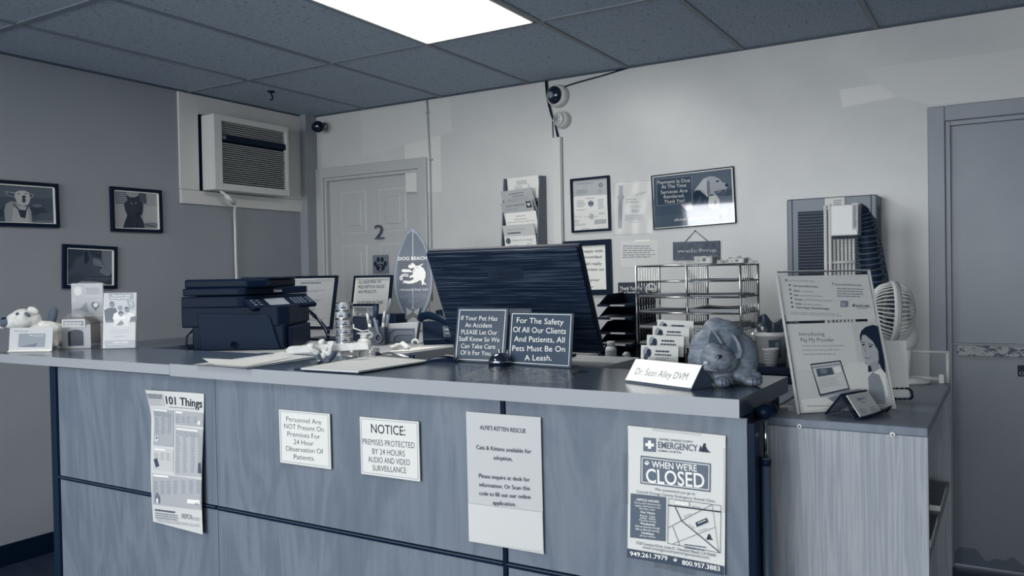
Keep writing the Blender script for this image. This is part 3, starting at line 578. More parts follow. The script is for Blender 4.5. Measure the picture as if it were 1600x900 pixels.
b = MB(); b.box((hw, .03, hz-.2), (hw+.002, .1, hz-.05), mat(.3)); b.box((hw, .03, hz-.45), (hw+.004, .06, hz-.25), M_BLACK); b.build('side_vent', ht)
# white rod rack with box, standing on the floor in front of the heater
RY = 3.3; M_ROD = mat(.82, .35)
rk = thing('rod_rack', (W(1310, 450, y=RY).x, RY, 0), 'white rack of upright rods standing in front of the grey heater', 'rack')
def rx(px, py=400): return W(px, py, y=RY).x-rk.location.x
def rz(px, py): return W(px, py, y=RY).z
for px, top in ((1292, 322), (1299, 320)):
    b = MB(); b.cyl((rx(px), -.02, 0), (rx(px), -.02, rz(px, top)), .0065, M_ROD, 10); b.build('upright', rk)
for k in range(6):
    b = MB(); x = rx(1304+k*6); b.cyl((x, .0, .1), (x, .0, rz(1310, 374)), .0055, M_ROD, 8); b.build('rod', rk)
for z in (rz(1310, 410), .12):
    b = MB(); b.cyl((rx(1290), -.01, z), (rx(1337), -.01, z), .005, M_ROD, 8); b.build('crossbar', rk)
b = MB(); b.box((rx(1288), -.03, 0), (rx(1340), .12, .015), M_ROD, .004); b.build('foot', rk)
p = Vector((rk.location.x+rx(1301), RY-.03, rz(1310, 369)))
t = thing('plastic_box', p, 'white plastic box with small dark lettering on top of the rod rack', 'box'); bh = rz(1310, 321)-p.z
b = MB(); b.box((0, 0, 0), (rx(1343)-rx(1301), .13, bh), mat(.80, .35), .004); b.build('body', t)
s = Sheet(.02, .10, .74, .0005, quad=[(0, 0), (20, 0), (20, 100), (0, 100)]); s.lines(4, 8, 16, 90, 12, .2, .5, .3); s.build('marking', Matrix.Translation((.075, 0, .02)), t)
# ribbed hose hanging
b = MB(); path = [(1338, 328), (1347, 335), (1353, 360), (1357, 395), (1362, 430), (1366, 470), (1369, 520)]
pp = []
for (x0, y0), (x1, y1) in zip(path, path[1:]):
    for k in range(8): pp.append(W(x0+(x1-x0)*k/8, y0+(y1-y0)*k/8, y=3.385+.01*k/8))
b.tube(pp, [.028+.010*(i/len(pp))+(.004 if i % 2 else -.003) for i in range(len(pp))], mat(.13, .5), 12)
[b.tube([pp[i]-(pp[i+1]-pp[i])*.22, pp[i]+(pp[i+1]-pp[i])*.22], .0325+.010*(i/len(pp)), mat(.34, .5), 14) for i in range(0, len(pp)-1, 2)]
b.build('ribbed_hose', None, None, 'dark ribbed hose hanging in front of the right side of the heater', 'hose')
b = MB(); M_KNIT = newmat('woven_cord', .35, .8); setcol(M_KNIT, ramp(M_KNIT, noise(M_KNIT, coords(M_KNIT, (1, 1, 1)), 120, 2), [(.4, .15), (.6, .5)]))
b.tube([W(x, y, y=3.462) for x, y in ((1349, 326), (1362, 345), (1369, 385), (1376, 430), (1382, 480), (1384, 530))], [.012, .017, .022, .026, .03, .03], M_KNIT, 10); b.build('woven_strap', None, None, 'speckled woven strap hanging beside the ribbed hose', 'strap')
# plaque on the grey door
Mx, w, h = qf((1590, 588), (1624, 588.8), (1624, 571), (1590, 570.5), y=YB+.02); s = Sheet(w, h, .08, .004, quad=[(0, 0), (100, 0), (100, 52), (0, 52)]); s.T('ONLY', 8, 92, 38, 15, .7); s.build('door_plaque', Mx, None, label='small black plaque on the grey door', cat='plaque')

# ================================================================== COUNTER
ZT = 1.078; YP = 1.622; ZL = 1.075
cx0 = W(80, 600, y=YP).x; cx1 = W(1178, 700, y=YP).x; zj = W(92, 745, y=YP).z; xa = W(338, 700, y=YP).x; xb = W(787, 700, y=YP).x; xs0 = W(92, 700, y=YP).x
ct = thing('reception_counter', ((cx0+cx1)/2, 1.8, 0), 'long wood grain reception counter with black strips between its panels', 'counter')
cc = ct.location
def cbox(nm, lo, hi, m, bev=.0015, label=None, **k):
    b = MB(); b.box(Vector(lo)-cc, Vector(hi)-cc, m, bev); return b.build(nm, ct, label=label)
g = .006
cbox('carcass', (cx0+.002, YP+.004, 0), (cx1-.03, 1.96, 1.040), mat(.05, .5), 0)
for x0, x1, z0, z1 in ((xs0+.004, xa, zj+g, 1.038), (xa, xb-g, zj+g, 1.038), (xb+g, cx1-.012, zj+g, 1.038), (xs0+.004, xa, .06, zj-g), (xa, xb-g, .06, zj-g), (xb+g, cx1-.012, .06, zj-g)):
    cbox('panel', (x0+.001, YP, z0), (x1-.001, YP+.01, z1), M_PANEL, .001)
cbox('corner_strip', (cx0, YP-.006, 0), (xs0-.001, 1.95, 1.040), mat(.10, .35), .002, 'dark end strip')
cbox('trim_strip', (xb-g, YP-.004, .06), (xb+g, YP+.004, 1.04), M_TRIM, .001); cbox('trim_strip', (xs0+.002, YP-.003, .06), (xs0+.005, YP+.004, 1.04), M_TRIM, 0)
for x0, x1 in ((xs0, xa-.004), (xa+.004, xb-g), (xb+g, cx1-.01)): cbox('trim_strip', (x0, YP-.004, zj-.006), (x1, YP+.004, zj+.005), M_TRIM, .001); cbox('trim_lip', (x0, YP-.006, zj+.0012), (x1, YP-.003, zj+.0035), mat(.3, .3), 0)
cbox('end_post', (cx1-.012, YP-.004, 0), (cx1+.004, 1.70, 1.030), M_TRIM, .002, 'black end post')
cbox('kick_plate', (cx0+.03, YP+.002, .0), (cx1-.02, YP+.006, .06), M_TRIM, 0)
# worktops
xm = W(265, 570, y=1.6).x; xr = W(1155, 630, y=1.6).x
def slab(nm, poly, z0, z1, label, front=True):
    b = MB(); n = len(poly)
    b.poly([Vector((x, y, z1)) for x, y in poly], M_TOP); b.poly([Vector((x, y, z0)) for x, y in poly][::-1], M_TOP)
    for i in range(n):
        p, q = poly[i], poly[(i+1) % n]; fr = abs(p[1]-q[1]) < 1e-4 and p[1] < 1.7
        b.poly([Vector((p[0], p[1], z0)), Vector((q[0], q[1], z0)), Vector((q[0], q[1], z1)), Vector((p[0], p[1], z1))], M_EDGE if fr else M_TOP)
    return b.build(nm, None, None, label, 'worktop')
xw = -3.235
slab('worktop', [(xw, 1.6), (xm-.0012, 1.6), (xm-.0012, 1.968), (-2.815, 1.968), (-2.79, 2.5), (xw+.03, 2.5)], 1.044, ZL, 'left dark grey counter worktop with light front edge, below the plush dog')
slab('worktop', [(xm, 1.6), (xr, 1.6), (xr+.004, 1.995), (xm, 1.975)], 1.041, ZT, 'main dark grey counter worktop with light front edge, under the clipboards and bell')
b = MB(); b.box((-2.84, 1.99, 0), (-2.81, 2.5, 1.044), M_PANEL); b.box((xw+.04, 2.44, 0), (-2.84, 2.47, 1.044), M_PANEL); b.build('return_panel', None, None, 'wood grain side panel carrying the left worktop return', 'panel')
# brackets and tube at the right end, under the worktop overhang
b = MB(); b.cyl((cx1+.013, YP+.04, .0), (cx1+.013, YP+.04, .955), .009, mat(.25, .35), 16); b.lathe([(.0105, 0), (.0105, .012)], M_BLACK, T3((cx1+.013, YP+.04, .94))); b.cyl((cx1+.013, YP+.04, .955), (cx1+.013, YP+.04, 1.03), .004, M_CHROME, 10)
b.build('metal_pole', None, None, 'dark metal pole standing between the counter end and the bookcase', 'pole')

# desk slabs behind the counter
M_DESK = mat(.68, .35)
sd = thing('side_desk', (-2.5, 2.7, 0), 'pale topped side desk behind the left worktop, carrying the printer', 'desk')
def sbox(o, nm, lo, hi, m, bev=.002): b = MB(); b.box(Vector(lo)-o.location, Vector(hi)-o.location, m, bev); return b.build(nm, o)
ZS = 1.05
b = MB(); b.prism([Vector(p)-sd.location for p in ((-2.78, 2.08, ZS-.03), (-1.90, 2.08, ZS-.03), (-1.84, 3.62, ZS-.03), (-3.35, 3.62, ZS-.03), (-3.35, 2.56, ZS-.03), (-2.78, 2.56, ZS-.03))], (0, 0, .03), M_DESK); b.build('desktop', sd)
for x, y in ((-2.72, 2.2), (-1.98, 2.2), (-1.98, 3.55), (-3.28, 3.55)): sbox(sd, 'leg', (x-.025, y-.025, 0), (x+.025, y+.025, ZS-.03), M_BLACK)
dk = thing('work_desk', (-1.35, 2.4, 0), 'grey desk behind the main worktop, under the monitor', 'desk'); ZD = .95
sbox(dk, 'desktop', (-1.83, 2.03, ZD-.03), (-.56, 2.80, ZD), mat(.5, .35))
for x in (-1.78, -.61):
    for y in (2.08, 2.75): sbox(dk, 'leg', (x-.025, y-.025, 0), (x+.025, y+.025, ZD-.03), M_BLACK)
bk = thing('black_cabinet', (-1.0, 3.0, 0), 'low black cabinet behind the desk, carrying trays and wire sorter', 'cabinet'); ZB = 1.0
sbox(bk, 'body', (-1.42, 2.87, 0), (-.50, 3.18, ZB-.025), mat(.05, .4)); sbox(bk, 'top', (-1.46, 2.84, ZB-.025), (-.49, 3.20, ZB), mat(.06, .35))
for x0, x1 in ((-1.40, -.97), (-.95, -.52)):
    d = sbox(bk, 'door', (x0, 2.855, .08), (x1, 2.87, ZB-.03), mat(.07, .4)); b = MB(); b.cyl(Vector((x0+.38, 2.845, .55))-bk.location, Vector((x0+.38, 2.845, .68))-bk.location, .006, M_CHROME, 8); b.build('handle', d)

# ================================================================== SIGNS ON THE COUNTER FRONT
def fsheet(corners, quad, v=.92, **k):
    Mx, w, h = qf(*corners, y=YP, off=.0055); return Mx, Sheet(w, h, v, k.pop('t', .0008), quad=quad, **k)
Mx, s = fsheet([(438, 721.5), (517, 733), (517.7, 646.5), (438.3, 640)], [(173, 180), (530, 208), (525, 598), (171, 547)], .85, t=.003, rough=.35)
s.path([(183, 192), (517, 217), (513, 582), (181, 536)], 3, .5, True)
for tx, x0, x1, yc in (('Personnel Are', 222, 468, 255), ('NOT Present On', 207, 483, 306), ('Premises For', 228, 456, 358), ('24 Hour', 270, 408, 410), ('Observation Of', 213, 474, 461), ('Patients.', 267, 412, 514)): s.T(tx, x0, x1, yc, 34, .16, -.008, sl=.09)
s.build('notice_plate', Mx, None, label='white engraved plate about personnel not present, left of the two on the counter front', cat='sign')
Mx, s = fsheet([(564, 739.5), (656.2, 751.8), (656.4, 659), (565, 651)], [(743, 230), (1154, 266), (1153, 683), (738, 628)], .85, t=.003, rough=.35)
s.path([(752, 243), (1143, 277), (1140, 668), (748, 616)], 3, .5, True); s.T('NOTICE:', 820, 1060, 320, 62, .06, .005, sl=.08)
for tx, x0, x1, yc in (('PREMISES PROTECTED', 757, 1122, 415), ('BY 24 HOURS', 823, 1051, 478), ('AUDIO AND VIDEO', 792, 1085, 537), ('SURVEILLANCE', 820, 1058, 595)): s.T(tx, x0, x1, yc, 40, .14, -.006, sl=.08)
s.build('notice_plate', Mx, None, label='white engraved surveillance notice plate, right of the two on the counter front', cat='sign')
Mx, s = fsheet([(731, 845), (848.5, 865.5), (847, 652), (731, 643)], [(93, 130), (441, 157), (446, 797), (92, 730)], .76, bend=lambda u, v: .003*math.sin(u*3)*math.sin(v*2.6)+.0005)
for tx, x0, x1, yc in (("ALFIE'S KITTEN RESCUE", 158, 372, 210), ('Cats & Kittens available for', 139, 396, 302), ('adoption.', 220, 308, 343), ('Please inquire at desk for', 148, 388, 433), ('information. Or Scan this', 149, 387, 474), ('code to fill out our online', 147, 389, 514), ('application.', 210, 320, 553)): s.T(tx, x0, x1, yc, 19, .22, .006, sl=.085)
s.rect(92, 549, 445, 735, .80, .13); s.rect(94, 549, 444, 551, .62, .13)
s.build('rescue_flyer', Mx, None, label='tall white kitten rescue flyer hanging on the counter front', cat='flyer')
# closed flyer
Mx, w, h = qf((982.5, 870.5), (1134.5, 898), (1132.8, 681.5), (981, 663.5), y=YP, off=.0045)
t = thing('closed_flyer', Mx, 'white emergency hospital flyer headed when closed, taped to the right counter panel', 'flyer')
s = Sheet(w, h, .85, .0008, quad=[(72, 82), (598, 145), (605, 893), (78, 798)], bend=lambda u, v: .006*(1-v)*(u-.5)**2*4*.5+.004*max(0, v-.85)*6*(.6-u)**2*2)
sl = .125
s.rect(157, 147, 225, 222, .42, .09); s.rect(183, 164, 199, 209, .95, .09); s.rect(168, 178, 215, 194, .95, .09)
s.T('CENTRAL ORANGE COUNTY', 240, 425, 167, 12, .4, .01, sl=.1); s.T('EMERGENCY', 237, 450, 199, 34, .38, .035, sl=.1); s.T('ANIMAL HOSPITAL', 238, 365, 226, 11, .4, .01, sl=.1)
s.poly([(470, 228), (478, 195), (484, 182), (494, 186), (492, 198), (505, 222), (521, 232), (508, 233), (470, 230)], .12); s.poly([(456, 228), (462, 205), (464, 195), (470, 202), (474, 226)], .16)
s.rect(143, 245, 522, 398, .40, sl); s.path([(152, 257), (513, 301), (513, 433), (152, 389)], 4, .92, True); s.rect(158, 264, 507, 384, .40, sl)
s.paw(178, 287, 15, .92); s.T("WHEN WE'RE", 205, 448, 305, 34, .94, .02, sl=.1); s.T('CLOSED', 174, 490, 369, 74, .94, .025, sl=.1)
s.T('We recommend you go to', 222, 440, 441, 15, .4, .0, sl=.12); s.T('Central Orange County Emergency Animal Clinic', 123, 548, 466, 15, .4, .0, sl=.13)
s.rect(92, 450, 283, 690, .36, .115)
for tx, x0, x1, yc, c in (('OFFICE HOURS', 124, 247, 490, 13), ('We are open whenever your', 112, 258, 507, 9), ('regular veterinarian is not', 117, 254, 522, 9), ('365 days a year', 140, 226, 536, 8), ('Our Hours', 147, 226, 555, 13), ('Monday - Friday', 145, 228, 574, 9), ('6:00pm - 8:00am', 145, 230, 587, 9), ('Thursday evening', 140, 232, 600, 8), ('Weekends', 147, 227, 617, 13), ('8:00 am Saturday through', 120, 253, 634, 10), ('8:00 am Monday morning', 122, 250, 650, 10), ('Holidays', 155, 222, 668, 13), ('24 hour service', 145, 230, 684, 9)): s.T(tx, x0, x1, yc, c, .93, .015 if c > 10 else .008, sl=.11)
s.path([(297, 478), (580, 517), (581, 770), (296, 722)], 2.5, .3, True); s.line((296, 515), (580, 550), 7, .08)
for p, q, wd in (((300, 636), (530, 512), 3), ((330, 516), (370, 600), 4), ((370, 600), (575, 765), 4), ((322, 630), (362, 732), 2.5), ((534, 514), (572, 768), 2), ((320, 726), (550, 632), 2.5)): s.line(p, q, wd, .25)
s.poly([(445, 608), (505, 582), (513, 605), (453, 632)], .18); s.line((458, 612), (502, 593), 5, .8); s.poly([(505, 697), (512, 680), (516, 667), (524, 672), (530, 692), (540, 700), (505, 699)], .08); s.rect(330, 488, 410, 510, .9, .12); s.path([(330, 488), (410, 498), (410, 520), (330, 510)], 1.5, .6, True)
s.T('405 Fwy', 425, 472, 524, 8, .35, sl=.1); s.T('55 Fwy', 385, 420, 568, 8, .4, sl=-.5); s.T('73 Fwy', 410, 440, 628, 8, .4, sl=.8); s.T('Campus Dr', 462, 508, 645, 7, .4, sl=-.35); s.lines(388, 716, 508, 748, 2, .4, .4, .1, sl=.12)
s.T('3720 Campus Drive, Suite D , Newport Beach, CA 92660', 125, 557, 750, 15, .35, .004, sl=.15); s.T('www.orangecountyemergencyvet.com', 160, 520, 768, 17, .45, .0, sl=.15)
s.rect(78, 749, 605, 799, .24, .172); s.T('949.261.7979', 95, 298, 789, 23, .94, .02, sl=.13); s.T('800.957.3883', 377, 582, 838, 24, .94, .02, sl=.15); s.paw(340, 811, 12, .9)
s.build('sheet', None, t)
for x0, z0, ww, hh, ro in ((.055, h-.006, .105, .022, .0), (w-.004, h*.45, .012, .13, 0), (-.012, h*.40, .014, .11, 0), (.06, -.012, .09, .022, .02)):
    b = MB(); b.box((x0, -.0035, z0), (x0+ww, -.003, z0+hh), M_TAPE); b.build('tape_strip', t, label='strip of clear tape')
# 101 things sheet
Mx, w, h = qf((239, 813), (317.5, 834), (322, 614.5), (235, 610), y=YP, off=.0065)
s = Sheet(w, h, .80, .0006, quad=[(20, 38), (342, 55), (308, 877), (35, 800)], bend=lambda u, v: .05*max(0, v-.78)**1.3*max(0, .75-u)*4+.012*(1-v)*u+.004*math.sin(v*5))
s.rect(22, 58, 108, 140, .74, .04); s.lines(26, 60, 104, 92, 3, .2, .6, .1, .04); s.lines(30, 98, 104, 140, 6, .6, .3, .2, .05); s.T('101 Things', 121, 330, 113, 52, .06, .03, sl=.09); s.lines(135, 140, 300, 154, 1, .55, .4, .1, .06)
s.rect(42, 161, 157, 388, .66, .1); s.rect(165, 170, 336, 262, .66, .08); s.rect(165, 273, 334, 558, .70, .1); s.rect(43, 402, 157, 528, .76, .1); s.rect(40, 546, 328, 712, .68, .15)
s.rect(44, 164, 120, 174, .9, .1); s.rect(170, 176, 208, 188, .9, .08); s.rect(172, 282, 300, 292, .88, .1); s.rect(48, 405, 110, 414, .9, .1); s.rect(46, 552, 130, 562, .9, .12)
for x in (48, 85, 122): s.lines(x, 215, x+26, 320, 12, .48, .3, .4)
for x in (170, 206, 236, 278): s.lines(x, 206, x+22, 250, 5, .5, .3, .4)
for x in (172, 214, 260, 304): s.lines(x, 330, x+26, 545, 22, .5, .3, .4)
for x in (50, 86, 118): s.lines(x, 430, x+24, 475, 5, .5, .3, .4)
for x in (48, 86, 122, 160, 206, 250, 292): s.lines(x, 585, x+26, 660, 9, .5, .3, .4, .1)
s.lines(48, 180, 150, 208, 3, .5, .3, .1, .1); s.lines(172, 296, 325, 325, 3, .5, .3, .1, .1); s.poly([(48, 470), (66, 462), (80, 505), (62, 515)], .25); s.ell(310, 248, 10, 14, .85); s.poly([(305, 490), (318, 490), (322, 550), (302, 550)], .3); s.ell(62, 350, 12, 18, .8); s.ell(62, 345, 6, 8, .4)
s.poly([(54, 670), (68, 648), (82, 672), (82, 708), (54, 702)], .45); s.rect(62, 682, 72, 704, .9); s.rect(236, 690, 308, 712, .9, .1); s.T('4-5', 280, 300, 716, 12, .25, .01)
s.lines(52, 730, 172, 742, 1, .3, .7, .1, .15); s.lines(52, 748, 180, 782, 3, .45, .4, .1, .15); s.T('ASPCA', 196, 258, 780, 24, .55, .02, sl=.15); s.lines(260, 782, 302, 800, 2, .6, .4, .1, .1); s.lines(60, 784, 300, 800, 2, .6, .3, .1, .16)
s.build('pet_hazards_sheet', Mx, None, label='tall grey printed 101 things sheet curling off the left counter panel', cat='flyer')

# ================================================================== BOOKCASE AT THE RIGHT
ZK = 1.02; A = W(1196, 649, z=ZK); B_ = W(1449, 671, z=ZK); Cc = W(1499, 600, z=ZK)
kx0, kx1, ky0, ky1 = A.x, B_.x, (A.y+B_.y)/2, Cc.y+.02
bc = thing('bookcase', ((kx0+kx1)/2, (ky0+ky1)/2, 0), 'light wood grain open bookcase standing at the right end of the counter', 'bookcase'); o = bc.location
def kbox(nm, lo, hi, m, bev=.001, par=bc, **k): b = MB(); b.box(Vector(lo)-o, Vector(hi)-o, m, bev); return b.build(nm, par, **k)
kbox('side_panel', (kx0, ky0, 0), (kx1, ky0+.016, ZK-.018), M_SHELF); kbox('side_panel', (kx0, ky1-.016, 0), (kx1, ky1, ZK-.018), M_SHELF)
kbox('back_panel', (kx0, ky0+.016, .0), (kx0+.006, ky1-.016, ZK-.018), M_SHELF)
kbox('top', (kx0, ky0, ZK-.018), (kx1, ky1, ZK), M_SHELFTOP, .002)
zs = W(1487, 760, x=kx1).z; SHZ = (.70, .42, .08)
zA = .757; SHZ = (zA, .42, .08)
for z in SHZ: kbox('shelf', (kx0+.006, ky0+.016, z-.018), (kx1-.004, ky1-.016, z), M_SHELF)
for px, py in ((1249.5, 666), (1395, 679)):
    p = W(px, py, y=ky0); b = MB(); b.lathe([(0, .004), (.003, .004), (.0055, .003), (.0058, 0)], M_WHITE, Matrix.Translation(p-o) @ Matrix.Rotation(PI/2, 4, 'X'), 20); b.lathe([(0, .0046), (.0018, .0046), (.0018, .004)], M_BLACK, Matrix.Translation(p-o) @ Matrix.Rotation(PI/2, 4, 'X'), 10); b.build('cam_cap', bc, label='round white fixing cap')
for dy in (.06, .09):
    for zz_ in (.8, .76, .5): pass
b = MB()
for z in (.86, .81, .58, .53): b.cyl(Vector((kx1-.09, ky1-.0165, z))-o, Vector((kx1-.09, ky1-.0158, z))-o, .004, M_BLACK, 10)
b.build('peg_hole', bc)
def magazine(pz, x0, x1, y0, y1, n, label, v):
    t = thing('magazine', (x0, y0, pz), label, 'magazine', 'magazines in the bookcase')
    b = MB(); b.box((0, 0, 0), (x1-x0, y1-y0, n), mat(.85, .5), .001); b.build('pages', t)
    M = frame((0, 0, n+.0015), (1, 0, 0), (0, 1, 0)); s = Sheet(x1-x0, y1-y0, v, .001, quad=[(0, 0), (100, 0), (100, 130), (0, 130)], rough=.25); s.ell(50, 60, 30, 38, .3); s.ell(40, 70, 16, 20, .5); s.rect(55, 20, 92, 50, .08); s.rect(60, 60, 82, 72, .8); s.build('cover', M, t)
magazine(zA, kx1-.20, kx1-.006, 2.155, 2.375, .013, 'farther magazine with a dark photo cover lying on the bookcase shelf', .2)
magazine(zA, kx1-.20, kx1-.005, 1.865, 2.06, .016, 'nearer magazine lying at the front end of the bookcase shelf', .12)

# ================================================================== ON THE MAIN WORKTOP
RYAW = math.atan2(_r.y, _r.x)            # heading of the direction that runs sideways across the counter view
def oriented(P, rz=0): return Matrix.Translation(P) @ Matrix.Rotation(RYAW+rz, 4, 'Z')
# two engraved signs leaning on the monitor
def esign(px0, px1, top, quad, lines_, label, tilt, wfix=None):
    P0 = W(*px0, z=ZT+.0005); P1 = W(*px1, z=ZT+.0005); M, w = lean(P0, P1, tilt); w = wfix or w
    lo, hi = 0, .4
    for _ in range(40):                       # height that reaches the sign's top edge
        m_ = (lo+hi)/2; q = (M @ Vector((0, 0, m_)))-Vector((0, 0, CAMZ)); y = 450-FPX*q.dot(CU)/q.dot(CF)
        if y > top: lo = m_
        else: hi = m_
    h = lo; s = Sheet(w, h, .25, .006, quad=quad, rough=.28, side=mat(.5, .3))
    return M, s
M, s = esign((711, 564.5), (790, 568), 481.5, [(286, 443), (575, 448), (552, 745), (260, 733)], None, '', .17)
s.path([(297, 455), (560, 459), (537, 731), (271, 722)], 3.5, .9, True)
for tx, x0, x1, yc in (('If Your Pet Has', 305, 513, 500), ('An Accident', 328, 483, 538), ('PLEASE Let Our', 305, 512, 576), ('Staff Know So We', 291, 524, 614), ('Can Take Care', 303, 500, 652), ('Of It For You.', 300, 478, 688)): s.T(tx, x0, x1, yc, 24, .9, -.002, sl=.03)
s.build('counter_sign', M, None, label='dark engraved sign about a pet accident, left one leaning on the monitor', cat='sign')
M, s = esign((795, 569), (893, 575.5), 488, [(578, 466), (948, 459), (910, 771), (536, 744)], None, '', .12)
s.path([(589, 473), (936, 468), (900, 757), (548, 733)], 3.5, .9, True)
for tx, x0, x1, yc in (('For The Safety', 611, 887, 508), ('Of All Our Clients', 586, 898, 558), ('And Patients, All', 587, 887, 608), ('Pets Must Be On', 572, 885, 659), ('A Leash.', 638, 799, 710)): s.T(tx, x0, x1, yc, 30, .92, .0, sl=.01)
s.build('counter_sign', M, None, label='dark engraved sign about pets on a leash, right one leaning on the monitor', cat='sign')
# call bell
p = W(781, 571, z=ZT); p.z = ZT; bell = thing('call_bell', p, 'shiny metal call bell on a dark base in front of the two engraved signs', 'bell')
b = MB(); b.lathe([(.031, 0), (.032, .003), (.030, .006), (.010, .008), (.008, .014)], M_BLACK, None, 32); b.build('base', bell)
b = MB(); b.lathe([(.0315, .010), (.032, .012), (.0305, .018), (.026, .026), (.018, .0325), (.009, .0355), (.003, .036)], mat(.35, .12, .9), None, 40, True, False); b.lathe([(.0322, .009), (.0326, .011), (.0322, .0135), (.0315, .0135), (.0312, .009)], mat(.8, .15, 1), None, 40); b.build('dome', bell)
b = MB(); b.cyl((0, 0, .034), (0, 0, .041), .0035, M_CHROME, 12); b.lathe([(.0055, .040), (.006, .042), (.004, .0445), (0, .045)], M_CHROME, None, 16); b.build('button', bell)
# clear plastic sleeve lying flat
c4 = [W(*q, z=ZT+.001) for q in ((704, 594), (882, 600), (921, 580), (762, 573))]
b = MB(); b.grid(lambda u, v: (c4[0]*(1-u)*(1-v)+c4[1]*u*(1-v)+c4[2]*u*v+c4[3]*(1-u)*v)+Vector((0, 0, .0008+.0012*math.sin(u*23+v*5)*math.sin(v*11+2))), 24, 12, M_SLEEVE)
b.build('plastic_sleeve', None, None, 'wrinkled clear plastic sleeve lying flat on the worktop below the engraved signs', 'plastic sleeve')
# papers and clipboard
def flat(pts, z0, z1, m): 
    q = [W(*p, z=z0) for p in pts]; b = MB(); b.prism(q, (0, 0, z1-z0), m); return b
cb = thing('clipboard', W(570, 572, z=ZT), 'clipboard with white form lying at the middle of the worktop', 'clipboard'); ci = cb.matrix_world.inverted()
def rel(bm, M): bmesh.ops.transform(bm.bm, matrix=M, verts=bm.bm.verts[:]); return bm
rel(flat([(459, 578), (561, 584.5), (675, 564.5), (592, 555.5)], ZT, ZT+.004, mat(.12, .5)), ci).build('board', cb)
rel(flat([(470, 577.5), (560, 582.5), (671, 565), (580, 557.5)], ZT+.0042, ZT+.0085, mat(.76, .5)), ci).build('paper', cb)
a = W(590, 556, z=ZT+.009); c = W(648, 560, z=ZT+.009); d = (c-a).normalized(); M = ci @ frame(a, d, (0, 0, 1))
b = MB(); b.box((0, -.01, 0), ((c-a).length, .012, .003), M_CHROME, .001); b.tube([(.01, 0, .003), (.03, -.004, .008), (.055, 0, .012), (.08, -.004, .008), ((c-a).length-.01, 0, .003)], .0035, M_CHROME, 8)
b.ball((.005, -.004, .006), (.010, .008, .007), M_BLACK); b.ball(((c-a).length-.008, -.004, .006), (.012, .008, .007), M_BLACK); b.build('clip', cb, M)
ps = thing('paper_stack', W(400, 565, z=ZT), 'loose white papers with a curled corner at the left end of the main worktop', 'papers'); pi_ = ps.matrix_world.inverted()
rel(flat([(312, 570), (386, 577.5), (500, 560), (440, 552.8)], ZT, ZT+.003, mat(.35, .6)), pi_).build('backing_board', ps)
q = [W(*p, z=ZT+.003) for p in ((301, 570.5), (382, 575.5), (492, 557.5), (430, 553.2))]
b = MB(); b.grid(lambda u, v: q[0]*(1-u)*(1-v)+q[1]*u*(1-v)+q[2]*u*v+q[3]*(1-u)*v+Vector((0, 0, .0065*0+.002+.020*max(0, .22-u)**1.1*max(0, .9-v)*0+.012*math.exp(-((u-.30)/.10)**2-((v-.92)/.12)**2))), 24, 14, mat(.74, .55)); b.grid(lambda u, v: q[0]*(1-u)*(1-v)+q[1]*u*(1-v)+q[2]*u*v+q[3]*(1-u)*v+Vector((0, 0, .0003)), 2, 2, mat(.74, .55))
rel(b, pi_).build('sheet', ps)
q2 = [W(*p, z=ZT+.0065) for p in ((322, 569.5), (384, 572.5), (455, 558), (424, 555.5))]
b = MB(); b.grid(lambda u, v: q2[0]*(1-u)*(1-v)+q2[1]*u*(1-v)+q2[2]*u*v+q2[3]*(1-u)*v+Vector((-.03*max(0, .3-u)**2*3*(1-v)*2, 0, .20*max(0, .3-u)**2*(max(0, .5-v)*2))), 20, 10, mat(.80, .5)); rel(b, pi_).build('curled_sheet', ps)

# bone-shaped figurine: a reclining white dog holding up a long white bar, dark boots on the worktop
p = W(504, 567.5, z=ZT); p.z = ZT; M = oriented(p); k = p.dot(CF)/FPX if False else (p-Vector((0, 0, CAMZ))).dot(CF)/FPX      # metres per picture unit there
fg = thing('figurine', M, 'white figurine gripping a long white bar above dark boots, behind the clipboard', 'figurine')
M_FIG = newmat('glazed_ceramic', .80, .3); setcol(M_FIG, ramp(M_FIG, noise(M_FIG, coords(M_FIG, (1, 1, 1)), 40, 3), [(.3, .76), (.7, .84)]))
def fx(px, py, y=0): return Vector(((px-504)*k, y, (567.5-py)*k))
b = MB(); b.prism([fx(445, 546, .012), fx(450, 541, .012), fx(570, 537, .012), fx(576, 540, .012), fx(576, 549, .012), fx(568, 548.5, .012), fx(505, 551.5, .012), fx(450, 553.5, .012), fx(445, 551, .012)], (0, .020, 0), M_FIG, None, .004); b.build('bar', fg)
arm = []
for pts, r0, r1 in (([fx(496, 551, -.004), fx(490, 546, -.008), fx(485, 541.5, -.006)], .009, .006), ([fx(516, 552, -.004), fx(518, 546, -.008), fx(520, 539, -.006)], .009, .006)):
    n = 6
    for i in range(n+1):
        t = i/n; q = pts[0].lerp(pts[1], min(1, t*2)) if t < .5 else pts[1].lerp(pts[2], t*2-1); r = r0+(r1-r0)*t; arm.append((q, (r, r, r)))
for hx_, hy_ in ((486, 540), (518, 537)):
    for i in range(4): arm.append((fx(hx_-3+i*2.6, hy_-1.5+.4*abs(i-1.5), -.006), (.0035, .006, .0065)))
arm += [(fx(500, 536, .03), (.012, .012, .010)), (fx(507, 555, .0), (.010, .012, .012)), (fx(507, 549, .012), (.012, .012, .012)), (fx(501, 544, .03), (.013, .013, .016))]
blobs('body', arm, M_FIG, .0022, fg, None, 3)
lg = []
for (ax, ay), (bx, by) in (((496, 553), (500, 563)), ((523, 552), (515, 563))):
    for i in range(6): t = i/5; lg.append((fx(ax+(bx-ax)*t, ay+(by-ay)*t, -.012*t), (.0085, .010, .0095)))
